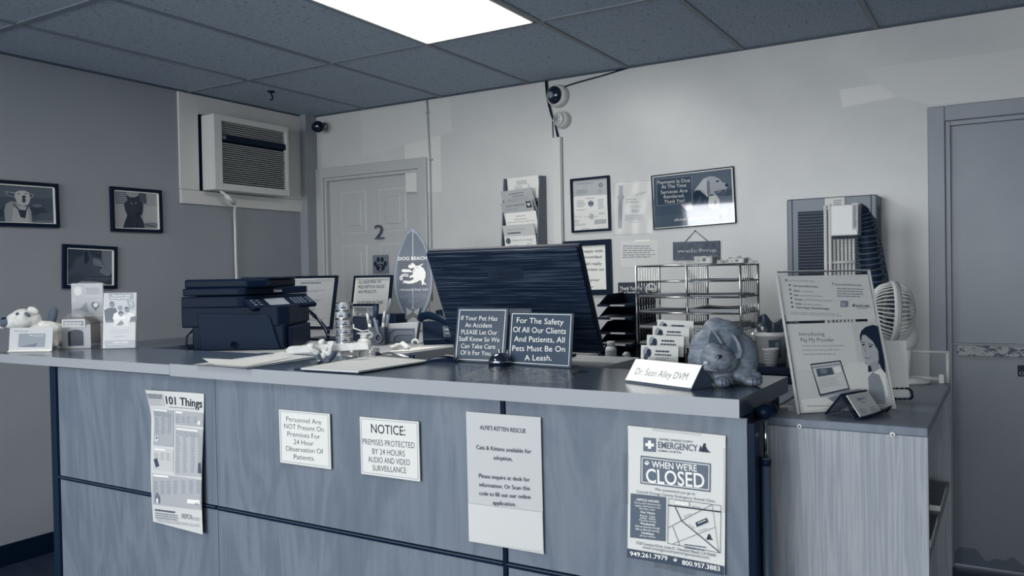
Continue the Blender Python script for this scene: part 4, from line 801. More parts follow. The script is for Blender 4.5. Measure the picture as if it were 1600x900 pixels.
lg += [(fx(500, 564, -.016), (.010, .014, .0055)), (fx(515, 564, -.016), (.010, .014, .0055)), (fx(507, 563.5, -.008), (.012, .010, .005))]
blobs('boots', lg, mat(.3, .3), .0022, fg, None, 3, label='dark boots')
# glass tumblers behind the clipboard
for i, (px, py) in enumerate(((548, 560), (577, 560.5))):
    p = W(px, py, z=ZT); p.z = ZT; b = MB(); b.lathe([(.026, 0), (.030, .004), (.033, .03), (.0335, .032), (.031, .032), (.028, .006), (0, .005)], clear('clear_glass', .85, .2, .03, 60) if i == 0 else bpy.data.materials['clear_glass'], T3(p), 24, True, False)
    b.build('glass_dish', None, None, ['faceted clear glass dish below the stack of cans', 'faceted clear glass dish below the spray bottle'][i], 'dish')
# computer mouse pair and label
def mouse(px, py, R, label, lbl):
    p = W(px, py, z=ZT); p.z = ZT; M = oriented(p); t = thing('computer_mouse' if not lbl else 'label_reader', M, label, 'mouse' if not lbl else 'scanner')
    b = MB(); b.grid(lambda u, v: Vector((R*math.cos(PI*u)*(1), .035*math.cos(PI*v), (R*.42 if lbl else R*.38)*max(0, math.sin(PI*u))**.7*max(0, math.sin(PI*v))**.45)), 24, 14, mat(.08, .25)); b.box((-R*.97, -.032, 0), (R*.97, .032, .001), M_BLACK); b.build('shell', t)
    if lbl:
        b = MB(); g0 = lambda u, v: Vector((R*math.cos(PI*u), -.020+.012*(v-.5), R*.42*math.sin(PI*u)**.7*.965+.0035)); b.grid(lambda u, v: g0(.42-.20*u+.03*v, v*2), 6, 4, mat(.88, .4)); b.build('white_label', t)
mouse(691, 566, .047, 'black rounded handset with a white label beside the left engraved sign', True)
mouse(628, 559.5, .036, 'dark computer mouse just behind the clipboard clip', False)
# name plate
P0 = W(976, 597, z=ZT); P1 = W(1079, 610.5, z=ZT); P0.z = P1.z = ZT; U = P1-P0; L = U.length; Mn = frame(P0, U, (0, 0, 1)); npx = thing('name_plate', Mn, 'wedge name plate with bright white face and thin dark lettering beside the carved cat', 'name plate')
nh, nd = .050, .05
b = MB(); b.prism([(0, 0, 0), (0, .004, .004), (0, nd*.8, nh), (0, nd*.9, nh), (0, nd*1.5, 0)], (L, 0, 0), mat(.27, .45), None, .001); b.build('block', npx)
sl_ = math.hypot(nd*.8-.004, nh-.004); Mf = Matrix.Translation((0, .0025, .0045)) @ Matrix.Rotation(-math.atan2(nd*.8-.004, nh-.004), 4, 'X')
s = Sheet(L, sl_, .99, .001, quad=[(0, 0), (100, 0), (100, 30), (0, 30)], rough=.3); s.T('Dr. Sean Alley DVM', 10, 88, 16.5, 9, .25, -.012); s.build('face', Mf, npx)
# tiered card holder with cards
ch = thing('card_holder', oriented(W(1040, 592, z=ZT+.0001)), 'clear stepped business card holder with four tiers behind the name plate', 'card holder')
kk = (ch.matrix_world.translation-Vector((0, 0, CAMZ))).dot(CF)/FPX
cards = []
for i, (px, py, w_) in enumerate(((1032, 566, 58), (1044, 551, 58), (1056, 538, 58), (1066, 529, 60))):
    x = (px-1040)*kk; z = (592-py)*kk; y = .02+.022*i
    b = MB(); b.box((x-.047, y-.012, 0), (x+.047, y-.0105, z+.012), M_ACR); b.box((x-.047, y+.008, 0), (x+.047, y+.0095, z+.03), M_ACR); b.box((x-.047, y-.0105, z-.012), (x+.047, y+.008, z-.0105), M_ACR); b.build('tier', ch)
    cards.append((x, y, z))
CL = ['front and lowest stack of business cards in the clear stepped holder', 'second stack of business cards from the front of the stepped holder', 'third stack of business cards from the front of the stepped holder', 'rear and topmost stack of business cards in the stepped holder']
for i, (x, y, z) in enumerate(cards):
    Mc = ch.matrix_world @ Matrix.Translation((x-.044, y-.003, z-.010)) @ Matrix.Rotation(.06, 4, 'Y') @ Matrix.Rotation(-.12, 4, 'X'); t = thing('business_cards', Mc, CL[i], 'business cards', 'cards in the stepped holder')
    s = Sheet(.088, .05, .86, .006, quad=[(0, 0), (88, 0), (88, 50), (0, 50)], rough=.4); s.ell(12, 16, 8, 12, .62); s.ell(18, 18, 6, 10, .15); s.ell(11, 28, 5, 9, .3); s.lines(34, 8, 68, 14, 1, .2, .7, .1); s.lines(32, 17, 72, 22, 1, .25, .7, .1); s.lines(34, 26, 70, 34, 2, .55); s.rect(51, 36, 52.5, 44, .2); s.build('cards', None, t)
# carved wooden cat
pc = W(1143, 604, z=ZT); pc.z = ZT+.0005; Mc = oriented(pc); kc = (pc-Vector((0, 0, CAMZ))).dot(CF)/FPX
cat = thing('cat_sculpture', Mc, 'carved wooden crouching cat at the right end of the worktop', 'sculpture')
def cx(px, py, y=0): return Vector(((px-1143)*kc, y, (605-py)*kc))
def cr(rx_, ry_, rz_): return (rx_*kc, ry_*kc, rz_*kc)
E_ = lambda x, y, z: Euler((x, y, z))
it = [(cx(1142, 541, .055), cr(36, 34, 39)), (cx(1122, 552, .06), cr(35, 30, 36)), (cx(1106, 566, .055), cr(22, 26, 26)), (cx(1166, 563, .045), cr(29, 32, 40)), (cx(1148, 575, .035), cr(36, 26, 24)), (cx(1160, 590, .04), cr(32, 30, 15)), (cx(1130, 588, .02), cr(22, 20, 16)),
      (cx(1131, 519, .06), cr(22, 22, 20)), (cx(1152, 530, .06), cr(22, 24, 24)),
      (cx(1122, 561, .0), cr(27, 24, 24)), (cx(1110, 570, -.014), cr(14, 14, 11)), (cx(1104, 572, -.020), cr(10, 10, 8)), (cx(1132, 566, .004), cr(24, 20, 19)), (cx(1116, 551, -.006), cr(17, 18, 16)),
      (cx(1127, 597, -.012), cr(13, 14, 8.5)), (cx(1133, 596, .0), cr(14, 16, 9)), (cx(1176, 597, .0), cr(16, 16, 8)), (cx(1184, 594, .015), cr(10, 16, 11))]
body = blobs('body', it, M_WOODCAT, .0026, cat, None, 4)
b = MB()
for px, py, y in ((1117.5, 556.5, -.034),):
    b.ball(cx(px, py, y), cr(4.2, 2.5, 3.2), mat(.45, .3)); b.ball(cx(px+.6, py, y-.0022), cr(2.4, 1.6, 2.5), mat(.02, .15)); 
b.tube([cx(1111, 557.5, -.034), cx(1115, 553.4, -.0375), cx(1120, 553.2, -.0365), cx(1123.5, 556, -.0325)], [.0006, .0012, .0012, .0006], mat(.2, .6), 6)
b.build('eyes', cat, label='dark glassy eyes')
b = MB(); b.ball(cx(1099, 565, -.032), cr(4.2, 3.4, 2.6), mat(.72, .4)); b.build('nose', cat, label='pale nose')
b = MB(); b.tube([cx(1100, 573, -.0325), cx(1104, 575.5, -.0345), cx(1111, 577, -.0345), cx(1119, 577.5, -.031)], [.0008, .0016, .0016, .0008], mat(.60, .5), 8); b.build('mouth', cat, label='pale carved mouth line')
b = MB()
for (px, y0_) in ((1123, -.031), (1128, -.0325), (1133, -.0325)): b.tube([cx(px, 592, y0_+.004), cx(px-.3, 596, y0_), cx(px, 602, y0_+.001)], .0009, mat(.2, .6), 6)
for (px, y0_) in ((1172, -.021), (1178, -.0215), (1184, -.019)): b.tube([cx(px, 592, y0_+.003), cx(px, 596, y0_), cx(px, 602, y0_+.001)], .0009, mat(.2, .6), 6)
b.build('claw_grooves', cat)
b = MB()
for i in range(4): b.tube([cx(1112+i*2.4, 541+abs(i-1.5)*1.0, -.0225-.0015*i), cx(1109.5+i*1.8, 548, -.0285), cx(1108.5+i*1.2, 552, -.0305)], [.0006, .0011, .0005], mat(.66, .5), 6)
b.build('brow_stripes', cat, label='pale carved stripes on the forehead')
for outl, inn, y in (([(1106, 545), (1108.5, 530), (1112, 519), (1114.5, 515.5), (1118, 519), (1125, 529), (1132, 544)], [(1111, 543), (1112, 530), (1115, 520), (1121, 530), (1127, 543)], -.006), ([(1131, 553), (1135, 538), (1140, 527), (1144.5, 521), (1149, 526), (1155, 537), (1158.5, 551), (1155, 560), (1140, 562)], [(1137, 553), (1139.5, 540), (1144, 527), (1149, 537), (1150, 552)], -.013)):
    tipz = min(p[1] for p in outl); basez = max(p[1] for p in outl); off = lambda py: y+.010*(basez-py)/(basez-tipz)
    b = MB(); bmx = bmesh.new(); n = len(outl); fr = [bmx.verts.new(cx(px, py, off(py))) for px, py in outl]; bk2 = [bmx.verts.new(cx(px+1, py+.6, off(py)+.012)) for px, py in outl]; ctr = bmx.verts.new(cx(sum(p[0] for p in outl)/n, sum(p[1] for p in outl)/n, off(sum(p[1] for p in outl)/n)+.004)); bmx.faces.new(bk2[::-1])
    for i in range(n): bmx.faces.new((fr[i], fr[(i+1) % n], ctr)); bmx.faces.new((fr[(i+1) % n], fr[i], bk2[i], bk2[(i+1) % n]))
    bmesh.ops.recalc_face_normals(bmx, faces=bmx.faces); b.merge(bmx, M_WOODCAT); er = b.build('ear', cat)
    b = MB(); m_ = (sum(p[0] for p in inn)/len(inn), sum(p[1] for p in inn)/len(inn)); b.poly([cx(px, py, off(py)-.0006) for px, py in inn], mat(.27, .6)); b.build('inner_ear', er, label='darker hollow of the ear')

# ================================================================== ON THE LEFT WORKTOP
def wk(px, py, z=ZL): 
    p = W(px, py, z=z); p.z = z; return p, (p-Vector((0, 0, CAMZ))).dot(CF)/FPX
# we-accept stand
P0 = W(14, 550, z=ZL); P1 = W(81.5, 549.2, z=ZL); P0.z = P1.z = ZL; M, w = lean(P0, P1, .12); k0 = wk(48, 549)[1]; h = 37.5*k0
st = thing('card_stand', M, 'small white easel card reading we accept, in front of the plush dog', 'card stand')
s = Sheet(w, h, .74, .002, quad=[(100, 575), (575, 560), (575, 830), (98, 830)], rough=.4)
s.T('We Accept', 145, 300, 607, 15, .3, .008, sl=-.01); s.poly([(205, 634), (490, 630), (494, 640), (494, 775), (488, 782), (200, 780), (196, 770), (198, 640)], .52); s.poly([(210, 776), (405, 735), (400, 765), (380, 780)], .36); s.T('CareCredit', 340, 470, 650, 14, .8, .008); s.lines(350, 662, 465, 670, 1, .75); s.poly([(318, 658), (327, 640), (336, 658)], .85)
s.poly([(98, 812), (575, 806), (575, 830), (98, 830)], .92); s.build('card', None, st)
b = MB(); b.prism([(.0, -.012, 0), (w, -.012, 0), (w, -.002, .006), (0, -.002, .006)], (0, .002, -.001), mat(.9, .4)); b.build('ledge', st); b = MB(); b.box((w*.3, .002, 0), (w*.7, .003, h*.8), mat(.7), 0, Matrix.Translation((0, 0, .004)) @ Matrix.Rotation(-.30, 4, 'X')); b.build('strut', st)
# plush dog
pd, kd = wk(56, 546.5); pd = pd+Vector((-.034, .046, 0)); dog = thing('plush_dog', oriented(pd), 'white plush dog with dark tail standing at the left end of the counter', 'plush toy')
kd = (pd-Vector((0, 0, CAMZ))).dot(CF)/FPX; M_PL = newmat('plush_fabric', .84, .9, .2); _n = noise(M_PL, coords(M_PL, (1, 1, 1)), 70, 4); setcol(M_PL, ramp(M_PL, _n, [(.3, .78), (.7, .88)])); bump(M_PL, _n, .35, .003)
base_py = 546.5-3.0
def dx(px, py, y=0): return Vector(((px-56)*kd, y, max(0, (base_py-py))*kd))
def dr(*a): return tuple(q*kd for q in a)
it = [(dx(62, 516), dr(24, 15, 16)), (dx(76, 522, .02), dr(11, 13, 18)), (dx(50, 515, -.01), dr(12, 13, 14)), (dx(34, 497, -.035), dr(18, 16, 17)), (dx(25, 499, -.045), dr(14, 13, 13)), (dx(18, 502, -.05), dr(10, 10, 9)), (dx(44, 497, -.02), dr(14, 13, 14))]
for px, y in ((52, -.02), (55, .03), (76, -.01), (80, .035)):
    for i in range(5): it.append((Vector(((px-56)*kd, y, kd*(6+i*5.0))), dr(6.5, 6.5, 6)))
blobs('body', it, M_PL, .0042, dog, None, 6)
M_DK = newmat('dark_plush', .38, .9, .2); bump(M_DK, noise(M_DK, coords(M_DK, (1, 1, 1)), 90, 3), .4, .003)
b = MB(); b.tube([dx(63, 507, .02), dx(67, 495, .025), dx(70.5, 484, .02), dx(71.5, 481, .02)], [.016, .016, .0155, .010], M_DK, 14); b.build('tail', dog, label='dark tail')
b = MB(); b.ball(dx(14.5, 500, -.062), dr(9, 7, 7.5), M_DK); b.ball(dx(13.5, 495, -.068), dr(4, 4, 2.6), mat(.05, .3)); b.build('muzzle', dog, label='dark muzzle')
b = MB(); b.ball((0, 0, 0), dr(6.5, 5, 2), mat(.74, .7), Matrix.Translation(dx(9, 508, -.07)) @ Matrix.Rotation(.25, 4, 'Y')); b.build('tongue', dog, label='pale tongue hanging out')
b = MB(); b.ball(dx(33.8, 489, -.067), dr(2.6, 1.8, 3.4), mat(.05, .2)); b.build('eye', dog)
b = MB(); b.ball((0, 0, 0), dr(9, 5, 6), M_PL, Matrix.Translation(dx(49, 484, -.03)) @ Matrix.Rotation(.5, 4, 'Y')); b.ball((0, 0, 0), dr(5, 2.5, 3), M_DK, Matrix.Translation(dx(48, 489, -.062)) @ Matrix.Rotation(.6, 4, 'Y')); b.build('ear', dog)
# clear house-shaped bank
ph, kh = wk(117, 545.5); hs = thing('house_bank', oriented(ph, .12), 'clear plastic house shaped bank with dark doorway beside the plush dog', 'collection box')
w2, dd = 24.5*kh, .10; hw_, hp = 40*kh, 61*kh
wallpts = [(-w2, 0, 0), (w2, 0, 0), (w2, 0, hw_), (0, 0, hp), (-w2, 0, hw_)]
b = MB()
b.prism(wallpts, (0, .002, 0), M_ACR); b.prism([(x, y+dd-.002, z) for x, y, z in wallpts], (0, .002, 0), M_ACR); b.box((-w2, .002, 0), (-w2+.002, dd-.002, hw_), M_ACR); b.box((w2-.002, .002, 0), (w2, dd-.002, hw_), M_ACR); b.box((-w2, .002, 0), (w2, dd-.002, .002), M_ACR); b.build('shell', hs)
b = MB()
for sgn in (-1, 1): b.prism([(0, -.006, hp+.003), (sgn*(w2+.008), -.006, hw_-.004), (sgn*(w2+.008), dd+.006, hw_-.004), (0, dd+.006, hp+.003)], (0, 0, .002), M_ACR)
b.build('roof', hs)
b = MB(); b.prism([(-.8*w2, .004, .002), (.95*w2, .004, .002), (.95*w2, .004, .95*hw_), (-.8*w2, .004, .95*hw_)], (0, .001, 0), mat(.66, .5)); dpts = [(-.42*w2, .0035, .012), (.52*w2, .0035, .012), (.52*w2, .0035, .62*hw_)]+[(.05*w2+.47*w2*math.cos(a), .0035, .62*hw_+.14*hw_*math.sin(a)) for a in [PI*i/10 for i in range(1, 10)]]+[(-.42*w2, .0035, .62*hw_)]
b.poly([Vector(p) for p in dpts], mat(.10, .5)); b.build('front_card', hs)
s = Sheet(34*kh, 12*kh, .86, .001, quad=[(680, 482), (930, 478), (930, 565), (680, 570)]); s.rect(692, 492, 918, 556, .58); s.lines(705, 502, 905, 550, 2, .85, .5, .15); s.build('front_label', Matrix.Translation((-.72*w2, -.001, hw_*.86)), hs)
b = MB(); random.seed(5)
for i in range(10): b.lathe([(.010, 0), (.010, .0015)], M_CHROME, Matrix.Translation((random.uniform(-.6, .6)*w2, random.uniform(.03, .08), .003+i*.0016)), 12)
b.build('coins', hs)
# brochure holder behind the house
P, kb = wk(138, 537); bh_ = thing('brochure_holder', oriented(P, 0), 'clear brochure holder with tall pale pamphlet behind the house bank', 'brochure holder')
w2, hh = 24.5*kb, 96*kb
b = MB(); b.box((-w2-.003, .012, 0), (w2+.003, .0145, hh), M_ACR); b.box((-w2-.003, -.012, 0), (w2+.003, -.0095, hh*.45), M_ACR); b.box((-w2-.003, -.012, 0), (-w2-.001, .012, hh*.45), M_ACR); b.box((w2+.001, -.012, 0), (w2+.003, .012, hh*.45), M_ACR); b.box((-w2-.003, -.012, 0), (w2+.003, .05, .003), M_ACR); b.build('holder', bh_)
s = Sheet(2*w2, hh*.97, .70, .008, quad=[(780, 85), (1115, 85), (1110, 760), (780, 760)], rough=.35); s.rect(790, 110, 915, 240, .70); s.path([(790, 110), (915, 110), (915, 240), (790, 240)], 4, .55, True)
s.ell(850, 170, 40, 50, .8); s.lines(935, 130, 1090, 210, 5, .5, .45, .1); s.lines(820, 245, 1080, 285, 3, .62, .4, .2); s.rect(785, 295, 1110, 440, .66); s.ell(1035, 335, 48, 38, .52); s.ell(1018, 322, 26, 26, .4); s.ell(1052, 322, 26, 26, .6); s.poly([(988, 335), (1082, 335), (1035, 402)], .38); s.ell(1035, 335, 22, 24, .84); s.poly([(860, 380), (940, 300), (960, 420)], .5)
s.build('pamphlet', Matrix.Translation((-w2, .008, .003)), bh_, label='pale tall pamphlet')
# family brochure holder
P, kb = wk(186, 545); fh = thing('brochure_holder', oriented(P, .06), 'clear brochure holder with a family photo pamphlet on the left worktop', 'brochure holder')
w2, hh = 25*kb, 88*kb
b = MB(); Mt = Matrix.Rotation(-.10, 4, 'X')
b.box((-w2-.003, .013, 0), (w2+.003, .0155, hh), M_ACR, 0, Mt); b.box((-w2-.003, -.012, 0), (w2+.003, -.0095, hh*.5), M_ACR, 0, Mt); b.box((-w2-.003, -.012, 0), (-w2-.001, .013, hh*.5), M_ACR, 0, Mt); b.box((w2+.001, -.012, 0), (w2+.003, .013, hh*.5), M_ACR, 0, Mt); b.box((-w2-.003, -.012, 0), (w2+.003, .04, .0025), M_ACR); b.box((w2*.2, .03, 0), (w2*.9, .033, hh*.5), M_ACR); b.build('holder', fh)
s = Sheet(2*w2, hh*.985, .76, .008, quad=[(1160, 190), (1468, 190), (1425, 790), (1100, 790)], rough=.35)
s.rect(1150, 190, 1470, 505, .72); s.rect(1208, 190, 1440, 265, .56); s.T('Pay over time', 1240, 1410, 218, 16, .88, .015); s.T('financing available', 1220, 1405, 243, 15, .88, .015)
s.ell(1230, 312, 26, 34, .42); s.poly([(1150, 505), (1150, 370), (1200, 345), (1262, 350), (1275, 400), (1240, 505)], .2); s.poly([(1206, 300), (1215, 285), (1245, 285), (1252, 305), (1248, 295), (1212, 298)], .1)
s.ell(1305, 350, 24, 26, .46); s.poly([(1225, 460), (1240, 410), (1290, 385), (1330, 400), (1350, 450), (1330, 500), (1240, 500)], .86); s.ell(1307, 408, 26, 26, .15); s.ell(1307, 424, 20, 18, .52); s.ell(1370, 372, 24, 28, .44); s.poly([(1344, 362), (1352, 340), (1380, 338), (1394, 362), (1380, 352)], .1)
s.poly([(1345, 500), (1350, 430), (1375, 400), (1430, 410), (1455, 505)], .82); s.poly([(1380, 505), (1400, 450), (1460, 440), (1460, 505)], .3)
for i in range(14): s.ell(1380+(i*37) % 70, 275+(i*53) % 90, 12, 5, .45, 8, i)
s.rect(1135, 505, 1465, 700, .72); s.rect(1235, 470, 1370, 545, .80); s.poly([(1250, 535), (1310, 480), (1335, 525), (1290, 540)], .3); s.lines(1190, 580, 1390, 625, 3, .6, .4, .2); s.T('carecredit', 1225, 1350, 658, 14, .3, .01); s.rect(1125, 702, 1430, 790, .56); s.T('Apply today!', 1205, 1360, 722, 20, .88, .012); s.lines(1165, 742, 1400, 752, 1, .8)
s.build('pamphlet', Matrix.Rotation(-.10, 4, 'X') @ Matrix.Translation((-w2, .009, .003)), fh, label='pamphlet with a family photo')

# ================================================================== ON THE SIDE DESK
def sx(px, y): return W(px, 500, y=y).x
# printer
K = Vector((sx(450, 2.32), 2.32, ZS+.0005)); pt = thing('printer', oriented(K), 'large black multifunction printer on the side desk at the left', 'printer')
def bev(pts, z0, z1, m, e=.006): b = MB(); b.prism([Vector((x, y, z0)) for x, y in pts], (0, 0, z1-z0), m, None, e); return b
UP = [(-.425, .01), (-.20, 0), (-.17, .006), (-.012, .345), (-.02, .395), (-.425, .395)]
bev([(-.385, .012), (-.02, .012), (-.02, .39), (-.385, .39)], .0, .10, M_PRN).build('base', pt)
bev([(-.425, .008), (-.04, .008), (-.012, .05), (-.012, .395), (-.425, .395)], .092, .175, M_PRN).build('body', pt)
bev(UP, .17, .215, M_PRN, .005).build('scanner_bed', pt)
bev([(x*.985, y) for x, y in UP], .218, .248, M_PRN, .005).build('scanner_lid', pt)
bev([(-.415, .02), (-.16, .01), (-.10, .06), (-.06, .36), (-.40, .39)], .247, .283, M_PRN, .008).build('document_feeder', pt)
b = MB(); b.prism([(-.20, .05, .2835), (-.07, .09, .2835), (-.05, .33, .2835), (-.19, .35, .2835)], (0, 0, .006), mat(.15, .4), None, .002); b.build('feeder_tray', pt)
b = MB(); b.prism([(-.345, .0, .002), (-.035, .0, .002), (-.07, .0, .125), (-.085, .0, .142), (-.36, .0, .150)], (0, .013, 0), mat(.07, .5, 0, .08), None, .003); b.lathe([(.019, 0), (.019, .0016), (.014, .0016), (.014, 0)], mat(.08, .3), Matrix.Translation((-.215, 0, .022)) @ Matrix.Rotation(PI/2, 4, 'X'), 24); b.build('side_cover', pt, label='dark grey slanted side cover')
b = MB(); b.box((-.016, .06, .10), (-.0105, .34, .165), mat(.02, .5)); b.box((-.02, .05, .005), (.0, .36, .088), M_PRN, .004); b.build('paper_drawer', pt)
# control panel
nf = Vector((.339, -.158, 0)).normalized(); A2 = Vector((-.175, -.005, .160))+nf*.045; B2 = Vector((-.010, .350, .163))+nf*.045; U = (B2-A2); M = frame(A2, U, Vector((0, 0, 1))*math.cos(.95)-nf*math.sin(.95)); pl_ = U.length
cp = MB().box((0, -.012, -.005), (pl_, .006, .058), M_PRN, .004).build('control_panel', pt, M)
s = Sheet(pl_*.30, .044, .55, .0005, rough=.2); s.build('screen', Matrix.Translation((pl_*.27, -.0122, .006)), cp, label='pale touch screen')
b = MB(); random.seed(2)
for i in range(4):
    for j in range(4): b.box((pl_*(.66+.055*i), -.0145, .008+.011*j), (pl_*(.66+.055*i)+.011, -.012, .015+.011*j), mat(.42, .4), .001)
for i in range(2):
    for j in range(3): b.box((pl_*(.90+.04*i), -.0145, .01+.014*j), (pl_*(.90+.04*i)+.009, -.012, .018+.014*j), mat(.42, .4), .001); b.box((pl_*(.05+.08*i), -.0145, .01+.014*j), (pl_*(.05+.08*i)+.016, -.012, .016+.014*j), mat(.42, .4), .001)
b.build('keypad', cp)
d = Vector((.158, .339, 0)); s = Sheet(.055, .014, .10, .0004, rough=.3); s.T('Canon', .004, .052, .0065, .009, .8, .02) if False else None
s = Sheet(.055, .016, .09, .0004, quad=[(0, 0), (100, 0), (100, 30), (0, 30)], rough=.3); s.T('Canon', 6, 94, 15, 17, .85, .02); s.build('logo', frame(Vector((-.17*.985, .006, .224))+d*.42+nf*.0025, d, (0, 0, 1)), pt)
b = MB(); b.tube([(-.39, .03, .08), (-.40, .0, .06), (-.402, -.005, .03), (-.39, .0, .006)], .004, M_BLACK, 6); b.build('power_cord', pt)
# framed papers standing on the side desk
def stand(pxl, pxr, y, topl, topr, label, bw, v, quad, fill, tilt=.17, name='standing_frame'):
    P0 = Vector((sx(pxl, y), y, ZS+.001)); P1 = Vector((sx(pxr, y+.02), y+.02, ZS+.001)); M, w = lean(P0, P1, tilt)
    lo, hi = 0, .6
    for _ in range(40):
        m_ = (lo+hi)/2; q = (M @ Vector((w, 0, m_)))-Vector((0, 0, CAMZ)); yy = 450-FPX*q.dot(CU)/q.dot(CF); lo, hi = (m_, hi) if yy > topr else (lo, m_)
    h = lo; t = thing(name, M, label, 'framed notice', 'black framed notices on the side desk')
    frame_mb(w, h, bw, .018, mat(.05, .3), None, .006, mat(.9, .25)).build('frame', t)
    s = Sheet(w-2*bw, h-2*bw, v, .003, quad=quad, rough=.35); fill(s); s.build('print', Matrix.Translation((bw, 0, bw)), t)
    b = MB(); b.box((w*.35, 0, .0), (w*.65, .004, h*.7), mat(.1, .5), 0, Matrix.Translation((0, .001, 0)) @ Matrix.Rotation(-2*tilt*.55, 4, 'X')); b.build('strut', t)
def f1(s): s.lines(60, 14, 150, 26, 1, .4, .6, .1); [s.lines(20, y, 180, y+14, 2, .5, .4, .4) for y in (60, 110, 160, 215)]; s.rect(40, 130, 90, 150, .72)
stand(436, 520, 3.30, 430, 431, 'black framed certificate standing just behind the printer', .014, .74, [(0, 0), (200, 0), (200, 260), (0, 260)], f1, .2)
def f2(s):
    for tx, x0, x1, yc in (('ALL SALES FINAL ON', 135, 405, 110), ('PRESCRIPTION DRUGS', 138, 455, 160), ('AND PRODUCTS.', 143, 372, 210), ('NO RETURNS ON THESE', 150, 470, 325), ('ITEMS', 155, 243, 377)): s.T(tx, x0, x1, yc, 30, .06, .03, sl=.01)
    s.lines(400, 470, 490, 520, 2, .15, .4, .1)
stand(547, 607, 3.36, 430, 430.5, 'black framed notice about final sales standing on the side desk', .012, .78, [(108, 68), (520, 78), (570, 600), (120, 600)], f2, .2)
def f3(s): s.lines(30, 20, 160, 60, 3, .4, .35, .2); s.lines(20, 80, 170, 110, 2, .45, .35, .3)
stand(548, 590, 3.08, 475, 475, 'smallest black framed paper, in front of the final sales notice', .012, .62, [(0, 0), (200, 0), (200, 160), (0, 160)], f3, .12)
# stack of cans
for k in range(6):
    x, y = sx(537.5, 2.34), 2.34; M = Matrix.Translation((x+[0, .0005, 0, -.001, .001, .002][k], y, ZS+.0005+k*.0311)) @ Matrix.Rotation(RYAW+[.3, .25, .35, .3, 1.9, .1][k], 4, 'Z')
    t = thing('pet_food_can', M, 'labelled pet food can, ' + ['bottom', 'second from bottom', 'third from bottom', 'third from top', 'second from top', 'top'][k] + ' of the stack by the spray bottle', 'can', 'stacked pet food cans')
    b = MB(); b.lathe([(.030, 0), (.0325, .001), (.0327, .003), (.032, .004), (.032, .027), (.0327, .028), (.0327, .030), (.030, .031), (.029, .029), (0, .029)], M_CHROME, None, 32); b.build('tin', t)
    b = MB(); R_ = .0323
    def arc(a0, a1, z0, z1, v, r=R_): b.grid(lambda u, q: Vector((r*math.cos(a0+(a1-a0)*u), r*math.sin(a0+(a1-a0)*u), z0+(z1-z0)*q)), 8, 1, mat(v, .45))
    for i in range(6):
        a0 = i*PI/3; arc(a0, a0+PI/3, .0045, .0265, [.72, .60, .72, .50, .70, .58][i])
        if i % 2 == 0: arc(a0+.25, a0+.8, .009, .014, .18, R_+.0003); arc(a0+.45, a0+.65, .016, .021, .35, R_+.0003)
        else: arc(a0+.3, a0+.6, .007, .021, .2, R_+.0003); arc(a0+.6, a0+.85, .006, .014, .45, R_+.0003)
    b.build('label', t)
# spray bottle
y = 2.40; t = thing('spray_bottle', Matrix.Translation((sx(568, y), y, ZS+.0005)) @ Matrix.Rotation(RYAW, 4, 'Z'), 'white trigger spray bottle beside the stack of cans', 'spray bottle'); zt = W(570, 520, y=y).z-ZS
b = MB(); b.lathe([(.027, 0), (.029, .004), (.029, zt*.45), (.022, zt*.62), (.012, zt*.70), (.012, zt*.76)], mat(.78, .35), None, 24); b.build('bottle', t)
b = MB(); b.lathe([(.0145, zt*.70), (.0145, zt*.82)], M_WHITE, None, 16); b.prism([(-.012, -.009, zt*.82), (.012, -.009, zt*.82), (.016, -.009, zt*.92), (.036, -.009, zt*.97), (.036, -.009, zt*1.0), (-.022, -.009, zt*1.0), (-.03, -.009, zt*.96), (-.012, -.009, zt*.9)], (0, .018, 0), mat(.76, .4), None, .002); b.build('spray_head', t)
b = MB(); b.tube([(.028, 0, zt*.95), (.034, 0, zt*.86), (.030, 0, zt*.76), (.018, 0, zt*.74)], .0028, M_WHITE, 8); b.build('trigger', t)
b = MB(); pw = [(sx(552, 2.55), 2.55, 1.138), (sx(560, 2.55), 2.52, 1.125), (sx(566, 2.5), 2.5, 1.115), (sx(575, 2.5), 2.5, 1.12), (sx(584, 2.56), 2.55, 1.10), (sx(580, 2.6), 2.55, 1.056)]; b.tube(pw, .003, M_WHITE, 8); b.build('charging_cable', None, None, 'white cable looping beside the spray bottle on the side desk', 'cord')
# black box behind the spray bottle, dark cables by the printer
b = MB(); b.box((-.075, -.06, 0), (.075, .06, .105), M_BLACK, .004); b.tube([(-.0, -.06, .106), (-.0, -.055, .122), (.012, -.055, .122), (.012, -.06, .106)], .002, M_CHROME, 6); b.build('black_case', None, Matrix.Translation((sx(566, 2.80), 2.80, ZS+.0005)) @ Matrix.Rotation(.35, 4, 'Z'), 'small black case behind the spray bottle', 'case')
t = thing('cable_loops', (sx(505, 2.75), 2.75, ZS+.0005), 'dark cable loops between the printer and the stack of cans', 'cable')
for i in range(4):
    b = MB(); b.tube([(-.10+.012*i, 0, .14-.01*i), (-.05+.01*i, .0, .11-.008*i), (.02+.008*i, -.01, .05-.004*i), (.05, -.02, .012+.009*i)], .0065, mat(.06, .3) if i != 1 else mat(.55, .3), 8); b.build('cable', t)
b = MB(); b.box((-.09, -.05, .0), (.11, .09, .009), M_BLACK, .002); b.build('tray', t)
